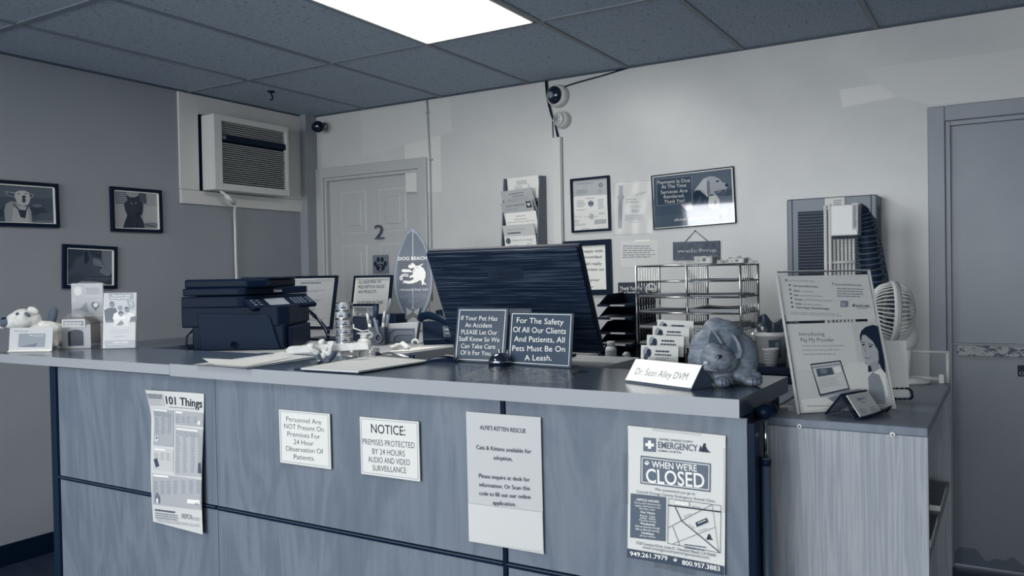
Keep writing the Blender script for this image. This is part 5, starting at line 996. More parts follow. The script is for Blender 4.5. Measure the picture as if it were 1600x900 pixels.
# pen holder
y = 2.62; t = thing('pen_holder', Matrix.Translation((sx(591, y), y, ZS+.0005)) @ Matrix.Rotation(RYAW-.2, 4, 'Z'), 'dark square pen cup crowded with pens and scissors on the side desk', 'pen holder')
b = MB()
for lo, hi in (((-.036, -.03), (.036, -.027)), ((-.036, .027), (.036, .03)), ((-.036, -.027), (-.033, .027)), ((.033, -.027), (.036, .027))): b.box((lo[0], lo[1], 0), (hi[0], hi[1], .075), mat(.22, .4))
b.box((-.033, -.027, 0), (.033, .027, .003), mat(.22, .4)); b.build('cup', t)
cupM = t.matrix_world.copy()
PENS = [((-.02, -.01), (-.045, -.01), .128, .0055, .86, 'short white marker leaning left in the pen cup', 'marker'), ((-.008, .0), (-.012, .0), .155, .011, .22, 'thick dark handled tool standing in the middle of the pen cup', 'tool'), ((.012, -.006), (.03, -.006), .135, .006, .84, 'white capped pen leaning right in the pen cup', 'pen'), ((.018, .008), (.05, .01), .185, .008, .50, 'grey marker reaching highest above the pen cup', 'marker'), ((-.022, .012), (-.05, .012), .15, .0025, .5, 'thin grey stylus at the left of the pen cup', 'pen')]
for (x0, y0), (x1, y1), L_, r, v, lab, c in PENS:
    p0 = cupM @ Vector((x0, y0, .005)); p1 = cupM @ Vector((x1, y1, L_)); t = thing('pen', p0, lab, c, 'pens in the pen cup'); d = p1-p0
    b = MB(); b.cyl((0, 0, 0), d*.68, r, mat(v, .4), 12); b.build('barrel', t); b = MB(); b.cyl(d*.68, d, r*1.08, mat(v*.9, .35), 12, r*.85); b.ball(d, r*.85, mat(v*.9, .35), None, 2); b.build('cap', t)
M = cupM @ Matrix.Translation((.012, -.032, .0)); t = thing('scissors', M, 'grey scissors hooked on the front of the pen cup', 'scissors')
b = MB(); b.tube([(.0+.014*math.cos(a), -.003, .030+.017*math.sin(a)) for a in [2*PI*i/16 for i in range(16)]], .0045, mat(.42, .4), 8, True); b.build('handle', t); b = MB(); b.prism([(-.022, -.002, .112), (-.012, -.002, .115), (.008, -.002, .046), (-.002, -.002, .044)], (0, -.004, 0), mat(.45, .4)); b.build('blade', t)
# bag / box of treats with a dark panel
y = 2.64; w2 = (sx(637, y)-sx(600, y)); M = Matrix.Translation((sx(600, y), y, ZS+.0005)) @ Matrix.Rotation(.42, 4, 'Z'); t = thing('treat_box', M, 'pale box with a dark rounded front panel beside the phone', 'box'); hb = W(615, 505, y=y).z-ZS; ww = w2*1.05
b = MB(); b.prism([(0, 0, 0), (ww, 0, 0), (ww*1.12, 0, hb*1.02), (ww*1.0, 0, hb), (.0, 0, hb*.93), (-.006, 0, hb*.9)], (0, .05, 0), mat(.70, .5), None, .002); b.build('body', t)
s = Sheet(ww*.9, hb*.70, .42, .001, rough=.4); s.raw([(ww*.02, .002), (ww*.88, .002), (ww*.88, hb*.66), (ww*.22, hb*.66), (ww*.05, hb*.5)], .16); s.raw([(ww*.06, .004), (ww*.86, .004), (ww*.86, hb*.60), (ww*.25, hb*.60), (ww*.1, hb*.46)], .40); s.raw([(ww*.2, .004), (ww*.82, .004), (ww*.82, hb*.40), (ww*.34, hb*.40), (ww*.22, hb*.28)], .10); s.raw([(ww*.24, .006), (ww*.80, .006), (ww*.80, hb*.36), (ww*.36, hb*.36), (ww*.26, hb*.25)], .33); s.build('front_panel', Matrix.Translation((ww*.10, -.0003, .004)), t)
b = MB(); b.box((-.05, -.03, 0), (.05, .04, .118), mat(.05, .4), .004); b.build('black_box', None, Matrix.Translation((sx(611, 2.84), 2.84, ZS+.0005)), 'black box peeking out above the pale treat box', 'box')
# surfboard
y = 3.30; mid = sx(646, y); bw_ = sx(669, y)-sx(620, y); P = Vector((sx(615, y), y, ZS+.002)); zt = W(644, 356, y=y).z; H_ = (zt-ZS)
t = thing('surfboard_sign', frame(P, (1, .35, 0), (0, .06, 1)), 'miniature surfboard souvenir with a scratching dog design, standing by the white door', 'surfboard'); bw_ *= 1.08
SQ = [(88, 33), (388, 33), (388, 840), (88, 840)]
s = Sheet(bw_, H_, .5, .012, quad=SQ, rough=.3); s.b = MB(); s.n = 0
OUT = [(228, 33), (275, 70), (325, 150), (358, 240), (378, 330), (386, 430), (380, 520), (360, 610), (325, 690), (300, 735), (262, 690), (238, 668), (212, 690), (176, 735), (150, 690), (118, 610), (98, 520), (92, 430), (98, 330), (118, 240), (150, 150), (185, 70)]
s.b.prism([Vector((u, 0, q)) for u, q in [s.mp(p) for p in OUT]], (0, -.012, 0), mat(.44, .35), None, .003)
IN = [(238+(x-238)*.88, 385+(y_-385)*.94) for x, y_ in OUT]; s.poly(IN, .24); s.rect(234, 55, 240, 668, .62)
s.rect(131, 292, 342, 502, .12); s.T('DOG BEACH', 127, 340, 270, 25, .84, .035); s.T('...because they can!', 130, 350, 515, 16, .74, .01); s.T('HUNTINGTON', 142, 345, 568, 36, .4, .0); s.T('BEACH', 205, 282, 606, 22, .4, .0)
WH = .86
s.poly([(222, 312), (235, 306), (248, 315), (258, 330), (280, 330), (300, 318), (312, 312), (310, 322), (292, 332), (318, 352), (332, 385), (330, 420), (318, 450), (322, 462), (338, 476), (330, 482), (318, 470), (312, 482), (303, 478), (304, 462), (295, 440), (270, 455), (235, 468), (200, 470), (175, 462), (158, 466), (170, 455), (160, 446), (180, 445), (215, 448), (240, 435), (248, 420), (235, 405), (238, 385), (232, 372), (245, 355), (250, 340)], WH)
s.poly([(152, 360), (165, 354), (215, 358), (225, 368), (235, 382), (215, 378), (170, 378), (154, 374)], WH); s.poly([(202, 330), (215, 318), (240, 325), (246, 345), (225, 350), (206, 345)], WH); s.poly([(240, 398), (258, 402), (262, 415), (245, 425), (228, 418), (215, 428), (212, 410), (225, 402)], WH)
s.path([(205, 400), (180, 392), (158, 398), (142, 415), (142, 432), (152, 440), (160, 430), (152, 420), (166, 405), (205, 412)], 7, WH); s.line((228, 378), (250, 372), 3, .12); s.line((258, 345), (285, 345), 3, .12); s.ell(252, 362, 4, 3, .12)
s.build('board', None, t)
b = MB(); k2 = bw_/300
for pts in ([(125, 800), (118, 770), (135, 730), (165, 705), (185, 735), (240, 690), (250, 800)], [(240, 690), (290, 720), (322, 770), (326, 800), (245, 800)]):
    b.prism([Vector((u, -.016, max(q, 0))) for u, q in [s.mp((x, y_+40)) for x, y_ in pts]], (0, -.005, 0), mat(.62, .4))
for pts in ([(192, 655), (240, 690), (200, 720)], [(298, 655), (245, 690), (280, 720)], [(325, 720), (352, 760), (352, 840), (318, 840)]):
    b.prism([Vector((u, -.024, max(q, 0))) for u, q in [s.mp(p) for p in pts]], (0, -.004, 0), mat(.56, .4))
b.box((bw_*.15, -.03, 0), (bw_*.85, .02, .006), mat(.55, .4)); b.build('fin_stand', t, label='pale fin shaped stand')
b = MB(); b.tube([(sx(633, 3.0), 3.0, ZS+.006), (sx(632, 3.0), 3.0, 1.09), (sx(636, 2.98), 2.98, 1.16)], .0055, M_BLACK, 8) if False else b.tube([(sx(641, 2.9), 2.9, ZS+.007), (sx(636, 2.92), 2.92, 1.09), (sx(634, 2.94), 2.94, 1.135)], .0065, M_BLACK, 8); b.cyl((sx(641, 2.9), 2.9, ZS+.0005), (sx(641, 2.9), 2.9, ZS+.012), .02, M_BLACK, 16); b.build('pen_stand', None, None, 'black pen upright in a small stand in front of the surfboard', 'pen')
# telephone
y = 2.74; M = Matrix.Translation((sx(676, y), y, ZS+.0005)) @ Matrix.Rotation(RYAW+.12, 4, 'Z'); t = thing('telephone', Matrix.Translation((.03, .05, 0)) @ M, 'black desk telephone on the side desk behind the monitor', 'telephone')
b = MB(); b.prism([(-.095, -.07, 0), (-.095, -.07, .022), (-.095, .09, .088), (-.095, .10, .088), (-.095, .10, 0)], (.19, 0, 0), M_BLACK, None, .004); b.build('base', t)
s = Sheet(.10, .10, .34, .002, rough=.5); [s.raw([(.008+.024*i, .008+.018*j), (.024+.024*i, .008+.018*j), (.024+.024*i, .020+.018*j), (.008+.024*i, .020+.018*j)], .6 if (i+j) % 2 else .2) for i in range(4) for j in range(5)]
s.build('keypad', Matrix.Translation((-.012, -.060, .0285)) @ Matrix.Rotation(-1.18, 4, 'X'), t, label='light speckled keypad panel')
hp = [(-.105, .03, .098), (-.100, .02, .112), (-.07, -.0, .118), (-.02, -.04, .104), (.03, -.075, .076), (.062, -.095, .050), (.072, -.10, .036)]
b = MB(); b.tube(hp, [.014, .018, .016, .014, .015, .019, .014], mat(.05, .22), 12); b.build('handset', t)
b = MB(); b.tube([(.05+.008*math.sin(i*1.6)-.0009*i, -.115+.012*math.cos(i*.14), .02+.007*math.cos(i*1.6)) for i in range(60)], .003, M_BLACK, 6); b.build('coiled_cord', t)
b = MB(); b.tube([(.010*math.cos(a), 0, .013+.010*math.sin(a)) for a in [PI*i/8 for i in range(-1, 10)]], .004, M_WHITE, 8); b.build('tape_roll', None, Matrix.Translation((sx(648, 2.60), 2.60, ZS+.001)) @ Matrix.Rotation(RYAW, 4, 'Z') @ Matrix.Scale(1.2, 4), 'small white ring lying in front of the telephone', 'ring')
b = MB(); b.box((-.012, -.012, 0), (.012, .012, .13), M_BLACK, .003, Matrix.Rotation(-.22, 4, 'Y')); b.box((-.02, -.016, 0), (.016, .014, .06), mat(.08), .003, Matrix.Translation((-.012, 0, .01)) @ Matrix.Rotation(-.15, 4, 'Y')); b.build('cordless_handset', None, Matrix.Translation((sx(694, 2.95), 2.95, ZS+.003)), 'slim black handset standing behind the telephone', 'handset')
# papers and tissue on the desk
q = [W(*p, z=ZS+.001) for p in ((597, 551), (640, 549), (700, 541.5), (655, 542))]; b = MB(); b.grid(lambda u, v: q[0]*(1-u)*(1-v)+q[1]*u*(1-v)+q[2]*u*v+q[3]*(1-u)*v+Vector((0, 0, .001)), 4, 4, mat(.86, .5)); b.build('desk_paper', None, None, 'white sheet of paper lying on the side desk in front of the telephone', 'paper')
random.seed(4); its = [(Vector(((i-3)*.012, random.uniform(-.012, .012), .007+.010*math.exp(-((i-3)/1.6)**2))), (.010, .014, .007+.006*random.random())) for i in range(7)]
blobs('tissue', its, mat(.84, .8), .0035, None, Matrix.Translation(W(627, 545, z=ZS+.002)), 1, label='crumpled white tissue on the desk paper', cat='tissue')

# ================================================================== MONITOR
M0 = W(711, 545.5, y=2.22); M1 = W(942, 549, y=2.22); M0.z = M1.z = (M0.z+M1.z)/2; T0 = W(674, 396, y=2.075); T1 = W(906, 378, y=2.075)
U = M1-M0; V = ((T0-M0)+(T1-M1))/2; M = frame(M0, U, V); mw = U.length; mh = V.length
mo = thing('monitor', M, 'wide black computer monitor seen from behind with a rippled back', 'monitor')
M_RIP = newmat('rippled_plastic', .12, .4, .12)
_co = coords(M_RIP, (4, 4, 230)); _n = noise(M_RIP, _co, 1.0, 2, .6); setcol(M_RIP, ramp(M_RIP, _n, [(.40, .02), (.52, .10), (.64, .27)])); bump(M_RIP, _n, .9, .004)
b = MB(); e = .012; b.box((0, 0, 0), (mw, .018, mh), mat(.06, .55, 0, .25), .004); b.build('bezel', mo)
b = MB(); b.prism([(.003, -.0, .003), (mw-.003, 0, .003), (mw-.003, 0, mh-.003), (.003, 0, mh-.003)], (0, -.012, 0), M_RIP, None, .006); b.build('back_shell', mo)
b = MB(); b.box((.012, .018, .014), (mw-.012, .0195, mh-.012), mat(.06, .15)); b.build('screen', mo)
s = Sheet(.125, .032, .09, .0006, quad=[(445, 228), (620, 232), (615, 285), (440, 278)], rough=.45); s.T('SAMSUNG', 458, 605, 258, 26, .03, .02); s.build('logo_badge', Matrix.Translation((mw*.40, -.0121, mh*.735)), mo)
s = Sheet(.105, .022, .45, .0006, quad=[(0, 0), (100, 0), (100, 20), (0, 20)], rough=.4); s.ell(12, 7, 9, 3, .15); s.lines(25, 4, 95, 18, 3, .7, .4, .1); s.build('sticker', Matrix.Translation((mw*.43, -.0121, mh*.375)), mo)
cxm = (M0+M1)/2; b = MB(); inv = M.inverted()
rel(MB().box((cxm.x-.03, 2.225, 1.073), (cxm.x+.03, 2.26, M0.z+.10), M_BLACK, .004), inv).build('neck', mo); rel(MB().box((cxm.x-.11, 2.14, 1.0655), (cxm.x+.11, 2.36, 1.074), M_BLACK, .003), inv).build('base', mo)
b = MB(); x0, x1 = W(712, 560, y=2.12).x, W(940, 560, y=2.12).x; b.box((x0, 2.12, ZD+.0005), (x1, 2.40, 1.065), mat(.66, .4), .003); b.build('monitor_riser', None, None, 'white box under the monitor', 'riser')

# ================================================================== ON THE BLACK CABINET
# letter trays
tr = thing('letter_trays', (-1.42, 2.90, ZB+.0005), 'black five tier letter tray rack left of the wire sorter', 'letter trays')
b0 = W(936, 477, y=2.90); tz = [W(970, py, y=2.90).z-ZB for py in (477.5, 498, 521, 539, 556)]; tx0 = W(934, 500, y=2.90).x+1.42; tx1 = -1.225+1.42; td = .25
for i, z in enumerate(tz):
    z = max(z, .006); b = MB(); m = mat(.07, .4); b.box((tx0, 0, z-.004), (tx1, td, z), m); b.box((tx0, td-.003, z), (tx1, td, z+.04), m)
    for xx in (tx0, tx1-.003): b.prism([(xx, .0, z), (xx, td, z), (xx, td, z+.045), (xx, .09, z+.040)], (.003, 0, 0), m)
    b.box((tx0, -.003, z-.005), (tx1, 0, z+.004), m); tr_ = b.build('tray', tr)
    if i < 4: b = MB(); b.box((tx0+.055, -.0045, z-.003), (tx0+.115, -.003, z+.003), mat(.82, .4)); b.build('label_clip', tr_, label='white label clip')
b = MB()
for xx in (tx0+.001, tx1-.007):
    b.box((xx, td-.03, 0), (xx+.006, td-.01, tz[0]), M_BLACK)
b.box((tx0, td-.004, .0), (tx1, td-.001, tz[0]+.04), mat(.05, .5)); b.build('back_support', tr)
for i, lab in ((1, 'paper pile lying in the second tray from the top of the black letter trays'), (3, 'paper pile lying in the fourth tray from the top of the black letter trays')):
    b = MB(); b.grid(lambda u, v: Vector((.006+u*(tx1-tx0-.015), .004+v*.2, .004+.006*math.sin(u*5+i)*math.sin(v*3))), 10, 8, mat(.5 if i == 1 else .72, .6)); b.box((.006, .004, .0005), (tx1-tx0-.012, .2, .004), mat(.5 if i == 1 else .72, .6)); b.build('paper_pile', None, Matrix.Translation((-1.42+tx0, 2.90, ZB+tz[i]+.001)), lab, 'papers', 'papers in the letter trays')
# wire sorter
sxa, sxb, sxc, sy0, sy1 = -1.205, -1.008, -.812, 2.90, 3.14; sH = .355; ws = thing('wire_sorter', (sxa, sy0, ZB+.0005), 'silver wire sorter rack of two bays with shelves on the black cabinet', 'wire rack'); dxw = sxc-sxa; mxw = sxb-sxa; dyw = sy1-sy0
for x in (0, mxw, dxw):
    for y in (0, dyw): b = MB(); b.cyl((x, y, 0), (x, y, sH), .0042, M_CHROME, 10); b.build('post', ws)
SZ = [sH-.003-.0585*i for i in range(7)]
for i, z in enumerate(SZ[:6]):
    b = MB()
    for y in (0, dyw): b.cyl((0, y, z), (dxw, y, z), .0032, M_CHROME, 8)
    for x in (0, mxw, dxw): b.cyl((x, 0, z), (x, dyw, z), .0028, M_CHROME, 8)
    for j in range(1, 14): b.cyl((dxw*j/14, 0, z), (dxw*j/14, dyw, z), .0014, M_CHROME, 6)
    b.build('wire_shelf', ws)
for x in (0, mxw, dxw):
    b = MB()
    for j in range(1, 9): b.cyl((x, dyw*j/9, .01), (x, dyw*j/9, sH), .0014, M_CHROME, 6)
    b.build('side_grid', ws)
SP = [(0, 1, .60, .010, 'third shelf down, left'), (0, 2, .62, .010, 'fourth shelf down, left'), (0, 3, .66, .016, 'fifth shelf down, left'), (0, 4, .74, .010, 'lowest shelf, left'), (1, 1, .66, .010, 'third shelf down, right'), (1, 2, .64, .022, 'fourth shelf down, right'), (1, 3, .70, .022, 'fifth shelf down, right'), (1, 0, .55, .006, 'second shelf down, right')]
for bay, i, v, hh, lab in SP:
    z = SZ[i+1]+.0034; x0, x1 = ((.008, mxw-.008), (mxw+.008, dxw-.008))[bay]; b = MB(); random.seed(bay*9+i)
    ph_ = random.uniform(0, 6); b.box((x0, .004, 0), (x1, dyw-.01, hh*.6), mat(v, .6), .001); b.grid(lambda u, q: Vector((x0+(x1-x0)*u, .002+(dyw-.014)*q, hh*.62+hh*.35*(.5+.5*math.sin(u*5+ph_)*math.cos(q*4+ph_)))), 12, 8, mat(v*1.05, .55)); b.build('paper_pile', None, Matrix.Translation((sxa, sy0, ZB+.0005+z)), 'papers lying in the wire sorter, '+lab+' bay', 'papers', 'papers in the wire sorter')
# bagged packets on top of the sorter
zt = ZB+.0005+sH-.003+.0034
def bagged(x0, x1, y, hgt, label, nm, bag=True):
    t = thing(nm, (x0, y, zt), label, 'packet'); w = x1-x0
    b = MB(); b.box((w*.22, .012, .001), (w*.72, .07, hgt), mat(.74, .5), .003); b.build('carton', t)
    s = Sheet(w*.40, hgt*.8, .84, .0005, quad=[(0, 0), (100, 0), (100, 50), (0, 50)]); s.ell(60, 24, 14, 14, .5); s.lines(8, 10, 40, 40, 3, .5); s.build('carton_label', Matrix.Translation((w*.26, .0115, hgt*.1)), t)
    if bag: b = MB(); b.grid(lambda u, q: Vector((u*w, .002+q*.10, .002+(hgt*1.12)*max(0, math.sin(PI*u))**.6*max(0, math.sin(PI*min(1, q+.12)))**.5+.004*math.sin(u*21+q*9))), 26, 14, M_BAG); b.build('bag', t)
bagged(W(1070, 410, y=2.95).x, W(1128, 410, y=2.95).x, 2.95, .030, 'white carton in crinkled plastic on top of the wire sorter', 'packet')
bagged(W(1124, 410, y=2.98).x, W(1176, 410, y=2.98).x, 2.98, .020, 'small pale packet at the right end on top of the wire sorter', 'packet')
q = [Vector((W(px, 412, y=yy).x, yy, zt)) for px, yy in ((1010, 2.91), (1068, 2.91), (1066, 3.05), (1035, 3.05))]; b = MB(); b.grid(lambda u, v: q[0]*(1-u)*(1-v)+q[1]*u*(1-v)+q[2]*u*v+q[3]*(1-u)*v+Vector((0, 0, .001+.010*v*u)), 6, 6, mat(.74, .5)); b.build('loose_sheet', None, None, 'loose sheet lying on top of the wire sorter at left', 'paper')
# pill bottle and little ball figure
p = Vector((sx(954, 2.865), 2.865, ZB+.0005)); t = thing('pill_bottle', Matrix.Translation(p), 'white pill bottle on the edge of the black cabinet', 'bottle')
b = MB(); b.lathe([(.019, 0), (.0215, .002), (.0215, .040), (.019, .047), (.0135, .051), (.0135, .054)], mat(.85, .4), None, 28); b.build('body', t); b = MB(); b.lathe([(.0158, .053), (.0158, .068), (.0145, .070), (0, .070)], M_WHITE, None, 28); b.build('cap', t)
b = MB(); b.grid(lambda u, v: Vector((.0219*math.cos(-2.6+2.6*u), .0219*math.sin(-2.6+2.6*u), .008+.030*v)), 12, 1, mat(.78, .5))
for i in range(5): b.grid(lambda u, v: Vector((.0222*math.cos(-2.2+1.7*u), .0222*math.sin(-2.2+1.7*u), .012+.005*i+.002*v)), 8, 1, mat(.5, .5))
b.build('label', t)
p = Vector((sx(978, 2.862), 2.862, ZB+.0005)); t = thing('ball_figurine', Matrix.Translation(p), 'small pale ball figure with a dark eye next to the pill bottle', 'figurine')
b = MB(); b.ball((0, 0, .0165), .0165, mat(.62, .45)); b.build('body', t); b = MB(); b.ball((.020, -.012, .0065), .0065, mat(.7, .4), None, 2); b.build('foot', t); b = MB(); b.ball((-.006, -.0145, .017), .0035, mat(.05, .3), None, 2); b.build('eye', t)
# white tub with bagged items
y = 2.955; x0, x1 = sx(1174, y), sx(1231, y); p = Vector(((x0+x1)/2, y+.03, ZB+.0005)); R1 = (x1-x0)/2*.98; t = thing('white_tub', Matrix.Translation(p), 'white plastic tub filled with dark plastic bags behind the carved cat', 'tub'); hb = W(1200, 519, y=y).z-ZB
b = MB(); b.lathe([(R1*.78, 0), (R1*.93, hb*.86), (R1*.97, hb*.86), (R1*1.0, hb*.88), (R1*1.0, hb), (R1*.93, hb), (R1*.74, .004), (0, .004)], mat(.78, .4), None, 40); b.build('body', t)
s = Sheet(R1*.62, hb*.58, .22, .002); s.raw([(R1*.30, hb*.06), (R1*.52, hb*.06), (R1*.52, hb*.5), (R1*.36, hb*.5)], .4); s.build('dark_label', Matrix.Translation((R1*.12, -R1*.93, hb*.18)) @ Matrix.Rotation(.35, 4, 'Z') @ Matrix.Rotation(-.08, 4, 'Y'), t, label='dark label on the tub')
b = MB(); b.grid(lambda u, v: Vector((R1*(2*u-1)*(1.12-.2*v)*(.95+.05*math.sin(v*19)), -.02+.06*math.sin(u*7)*v*.4, hb*.9+.082*v*(.75+.25*math.cos(u*5.5))+.010*math.sin(u*17+v*8)*v)), 30, 16, M_BAG); b.grid(lambda u, v: Vector((R1*(2*u-1)*(.98-.15*v), .015+.01*math.sin(u*9), hb*.88+.075*v*(.8+.2*math.sin(u*8)))), 24, 10, mat(.22, .18)); b.build('plastic_bags', t)
b = MB(); b.lathe([(.020, 0), (.026, .055), (.0275, .056), (.0275, .060), (.0245, .060), (.0185, .004), (0, .004)], mat(.74, .4), None, 28)
for i in range(4): b.lathe([(.0215+.001*i, .010+.010*i), (.0228+.001*i, .012+.010*i), (.0225+.001*i, .014+.010*i)], mat(.62, .4), None, 28, True, False)
b.build('paper_cup', None, Matrix.Translation((sx(1203, 2.87), 2.875, ZB+.0005)), 'small ribbed white cup standing in front of the white tub', 'cup')

# ================================================================== ON THE BOOKCASE
P0 = W(1250, 648, z=ZK); P1 = W(1396, 640, z=ZK); P0.z = P1.z = ZK+.002; M, w = lean(P0, P1, .28); h = .311
t = thing('acrylic_stand', M, 'clear leaning acrylic stand with two printed sheets on the bookcase', 'sign stand')
b = MB(); b.box((-.003, -.0045, -.001), (w+.003, -.002, h+.004), M_ACR); b.box((-.003, .0025, -.001), (w+.003, .005, h+.004), M_ACR); b.build('panes', t)
b = MB(); rod = M_ACR; 
for lo, hi in (((-.004, -.0045, -.001), (-.0024, .005, h+.005)), ((w+.0024, -.0045, -.001), (w+.004, .005, h+.005)), ((-.004, -.0045, h+.004), (w+.004, .005, h+.0055))): b.box(lo, hi, mat(.72, .12))
b.build('edge', t, label='bright polished acrylic edges'); inv = M.inverted()
q0, q1 = P0.copy(), P1.copy(); n_ = Vector((-(P1-P0).y, (P1-P0).x, 0)).normalized(); b = MB(); b.prism([q0, q1, q1+n_*.11, q0+n_*.11], (0, 0, -.002), M_ACR); rel(b, inv).build('foot', t)
SQ = [(42, 28), (572, 28), (722, 815), (188, 852)]      # stand outline in the measuring view
tmp = Sheet(w, h, .5, quad=SQ); 
def sub(quad): return [tmp.mp(p) for p in quad]
def page(quadpx, v, fill, label):
    uv = sub(quadpx); u0 = min(p[0] for p in uv); u1 = max(p[0] for p in uv); v0 = min(p[1] for p in uv); v1 = max(p[1] for p in uv); u0 = max(u0, .0005); u1 = min(u1, w-.0005)
    s = Sheet(u1-u0, v1-v0, v, .0006, rough=.4); s.H = np.array([[1, 0, -u0], [0, 1, -v0], [0, 0, 1]]) @ tmp.H; fill(s); s.build('page', Matrix.Translation((u0, .0, v0)), t, label=label)
def pg1(s):
    s.T('How Pay My Provider works', 100, 262, 72, 10, .5, 0, sl=.05); s.path([(83, 60), (92, 67), (84, 75)], 3, .3); s.path([(90, 60), (98, 67), (91, 75)], 3, .3)
    for k, (a, a1, c, c1) in enumerate((('Visit carecredit.com/pay', 283, '', 0), ('Select', 175, 'your provider', 255), ('Enter', 170, 'payment information', 308), ('Choose', 190, 'promotional financing option', 365), ('Verify', 184, 'and submit payment', 302), ("You're happy. Everyone's happy.", 350, '', 0))):
        y = 103+k*26; x = 133+k*3.5; s.T(a, x, a1, y+2, 11, .25, .012, sl=.05); s.ell(x-20, y-6, 6, 6, .35)
        if c: s.T(c, a1+6, c1, y+7, 10, .55, -.004, sl=.05)
    s.T('Pay at carecredit.com/pay', 378, 533, 100, 10, .35, .006, sl=.05); s.path([(362, 86), (370, 93), (363, 101)], 3, .3); s.lines(392, 112, 552, 170, 4, .5, .35, .15, .05); s.rect(413, 195, 458, 231, .52, .01); s.rect(418, 205, 440, 225, .66, .01); s.T('CareCredit', 492, 580, 225, 15, .25, .015, sl=.03); s.poly([(480, 229), (488, 212), (494, 229)], .3); s.lines(505, 236, 580, 242, 1, .4); s.lines(118, 252, 420, 272, 2, .6, .3, .2, .05)
def pg2(s):
    s.poly([(460, 325), (630, 320), (720, 810), (560, 815)], .80); s.poly([(115, 328), (480, 324), (520, 560), (160, 600)], .84); s.ell(520, 640, 110, 90, .86)
    s.T('Introducing', 176, 323, 387, 22, .34, .0, sl=.0); s.T('Pay My Provider', 184, 381, 422, 22, .32, .0, sl=0)
    for tx, x0, x1, yc in (('Accelerate point-over payment by giving patients', 192, 438, 456), ('and clients a new way to pay their balance', 196, 414, 480), ('online with the CareCredit credit card.', 200, 393, 505)): s.T(tx, x0, x1, yc, 10, .5, 0, sl=-.01)
    s.poly([(242, 563), (418, 541), (473, 706), (300, 748)], .12); s.poly([(249, 571), (414, 549), (465, 701), (305, 738)], .82); s.poly([(252, 580), (416, 556), (418, 566), (255, 590)], .6); s.poly([(275, 592), (367, 582), (382, 622), (288, 638)], .34); s.ell(320, 605, 22, 14, .5); s.poly([(372, 580), (418, 573), (428, 612), (386, 620)], .9); s.path([(372, 580), (418, 573), (428, 612), (386, 620)], 2, .5, True); s.lines(295, 645, 420, 700, 5, .65, .25, .3, -.12); s.poly([(300, 748), (473, 706), (478, 716), (308, 756)], .6)
    s.poly([(345, 760), (395, 742), (450, 720), (520, 705), (580, 720), (660, 745), (640, 780), (480, 790), (420, 775), (380, 790)], .58); s.poly([(190, 770), (330, 755), (420, 800), (210, 842)], .88)
    # woman
    s.poly([(526, 400), (535, 370), (560, 348), (600, 336), (630, 345), (640, 380), (655, 450), (672, 540), (676, 615), (655, 600), (640, 560), (615, 600), (576, 610), (575, 570), (560, 560)], .13)
    s.poly([(575, 640), (600, 610), (640, 590), (668, 620), (680, 700), (672, 790), (575, 790), (580, 700)], .60); s.poly([(600, 600), (650, 588), (672, 615), (690, 740), (676, 760), (664, 690), (640, 625), (605, 612)], .9)
    s.poly([(530, 400), (545, 382), (575, 410), (610, 440), (632, 490), (636, 540), (612, 568), (575, 572), (552, 545), (536, 480)], .72); s.poly([(585, 560), (632, 540), (640, 590), (600, 612)], .66)
    s.ell(547, 452, 9, 5, .15); s.ell(588, 462, 11, 5, .15); s.line((536, 438), (556, 440), 4, .2); s.line((574, 446), (604, 452), 4, .2); s.poly([(556, 462), (552, 492), (564, 494)], .6); s.poly([(556, 520), (575, 524), (594, 514), (580, 532), (562, 530)], .40); s.poly([(560, 521), (576, 524), (590, 517), (576, 527)], .92)
    s.poly([(526, 410), (540, 372), (575, 350), (620, 360), (640, 420), (620, 470), (600, 430), (560, 395), (540, 395), (532, 440)], .11)
    s.lines(225, 800, 400, 812, 1, .6, .4, .1, -.03)
page([(62, 42), (575, 66), (612, 300), (92, 284)], .84, pg1, 'upper printed sheet of instructions'); page([(115, 328), (630, 318), (722, 812), (190, 845)], .82, pg2, 'lower printed sheet with a smiling woman and laptop')
# black mesh card holder
P0 = W(1341, 655, z=ZK); P1 = W(1392, 644, z=ZK); P0.z = P1.z = ZK+.0008; U = (P1-P0).normalized(); CWD = .082; L = CWD+.014; M = frame(P0-U*.007, U, (0, 0, 1)); t = thing('mesh_card_holder', M, 'black wire mesh business card holder in front of the acrylic stand', 'card holder')
def meshmat():
    m = newmat('black_mesh', .04, .4); N, Lk, bs = nodes(m); co = coords(m, (1, 1, 1)); w1 = N.new('ShaderNodeTexWave'); w1.inputs['Scale'].default_value = 120; w1.bands_direction = 'X'; w2_ = N.new('ShaderNodeTexWave'); w2_.inputs['Scale'].default_value = 120; w2_.bands_direction = 'Z'
    for q in (w1, w2_): Lk.new(co, q.inputs[0])
    mx = N.new('ShaderNodeMath'); mx.operation = 'MAXIMUM'; Lk.new(w1.outputs['Fac'], mx.inputs[0]); Lk.new(w2_.outputs['Fac'], mx.inputs[1]); gt = N.new('ShaderNodeMath'); gt.operation = 'GREATER_THAN'; gt.inputs[1].default_value = .6; Lk.new(mx.outputs[0], gt.inputs[0]); Lk.new(gt.outputs[0], bs.inputs['Alpha']); return m
M_MESH = meshmat(); yb, zb = .034, .046     # the sloping back runs from (0,0) up to (yb,zb)
b = MB()
for x in (0, L): b.poly([Vector((x, 0, .001)), Vector((x, yb, zb)), Vector((x, yb+.036, .001))], M_MESH)
b.poly([Vector((0, .0, .001)), Vector((L, .0, .001)), Vector((L, yb, zb)), Vector((0, yb, zb))], M_MESH); b.poly([Vector((0, yb+.036, .001)), Vector((L, yb+.036, .001)), Vector((L, yb, zb)), Vector((0, yb, zb))], M_MESH)
lip = [(-.004+(L+.022)*i/12, -.012-.006*math.sin(PI*i/12), .004+.012*(i/12)) for i in range(13)]
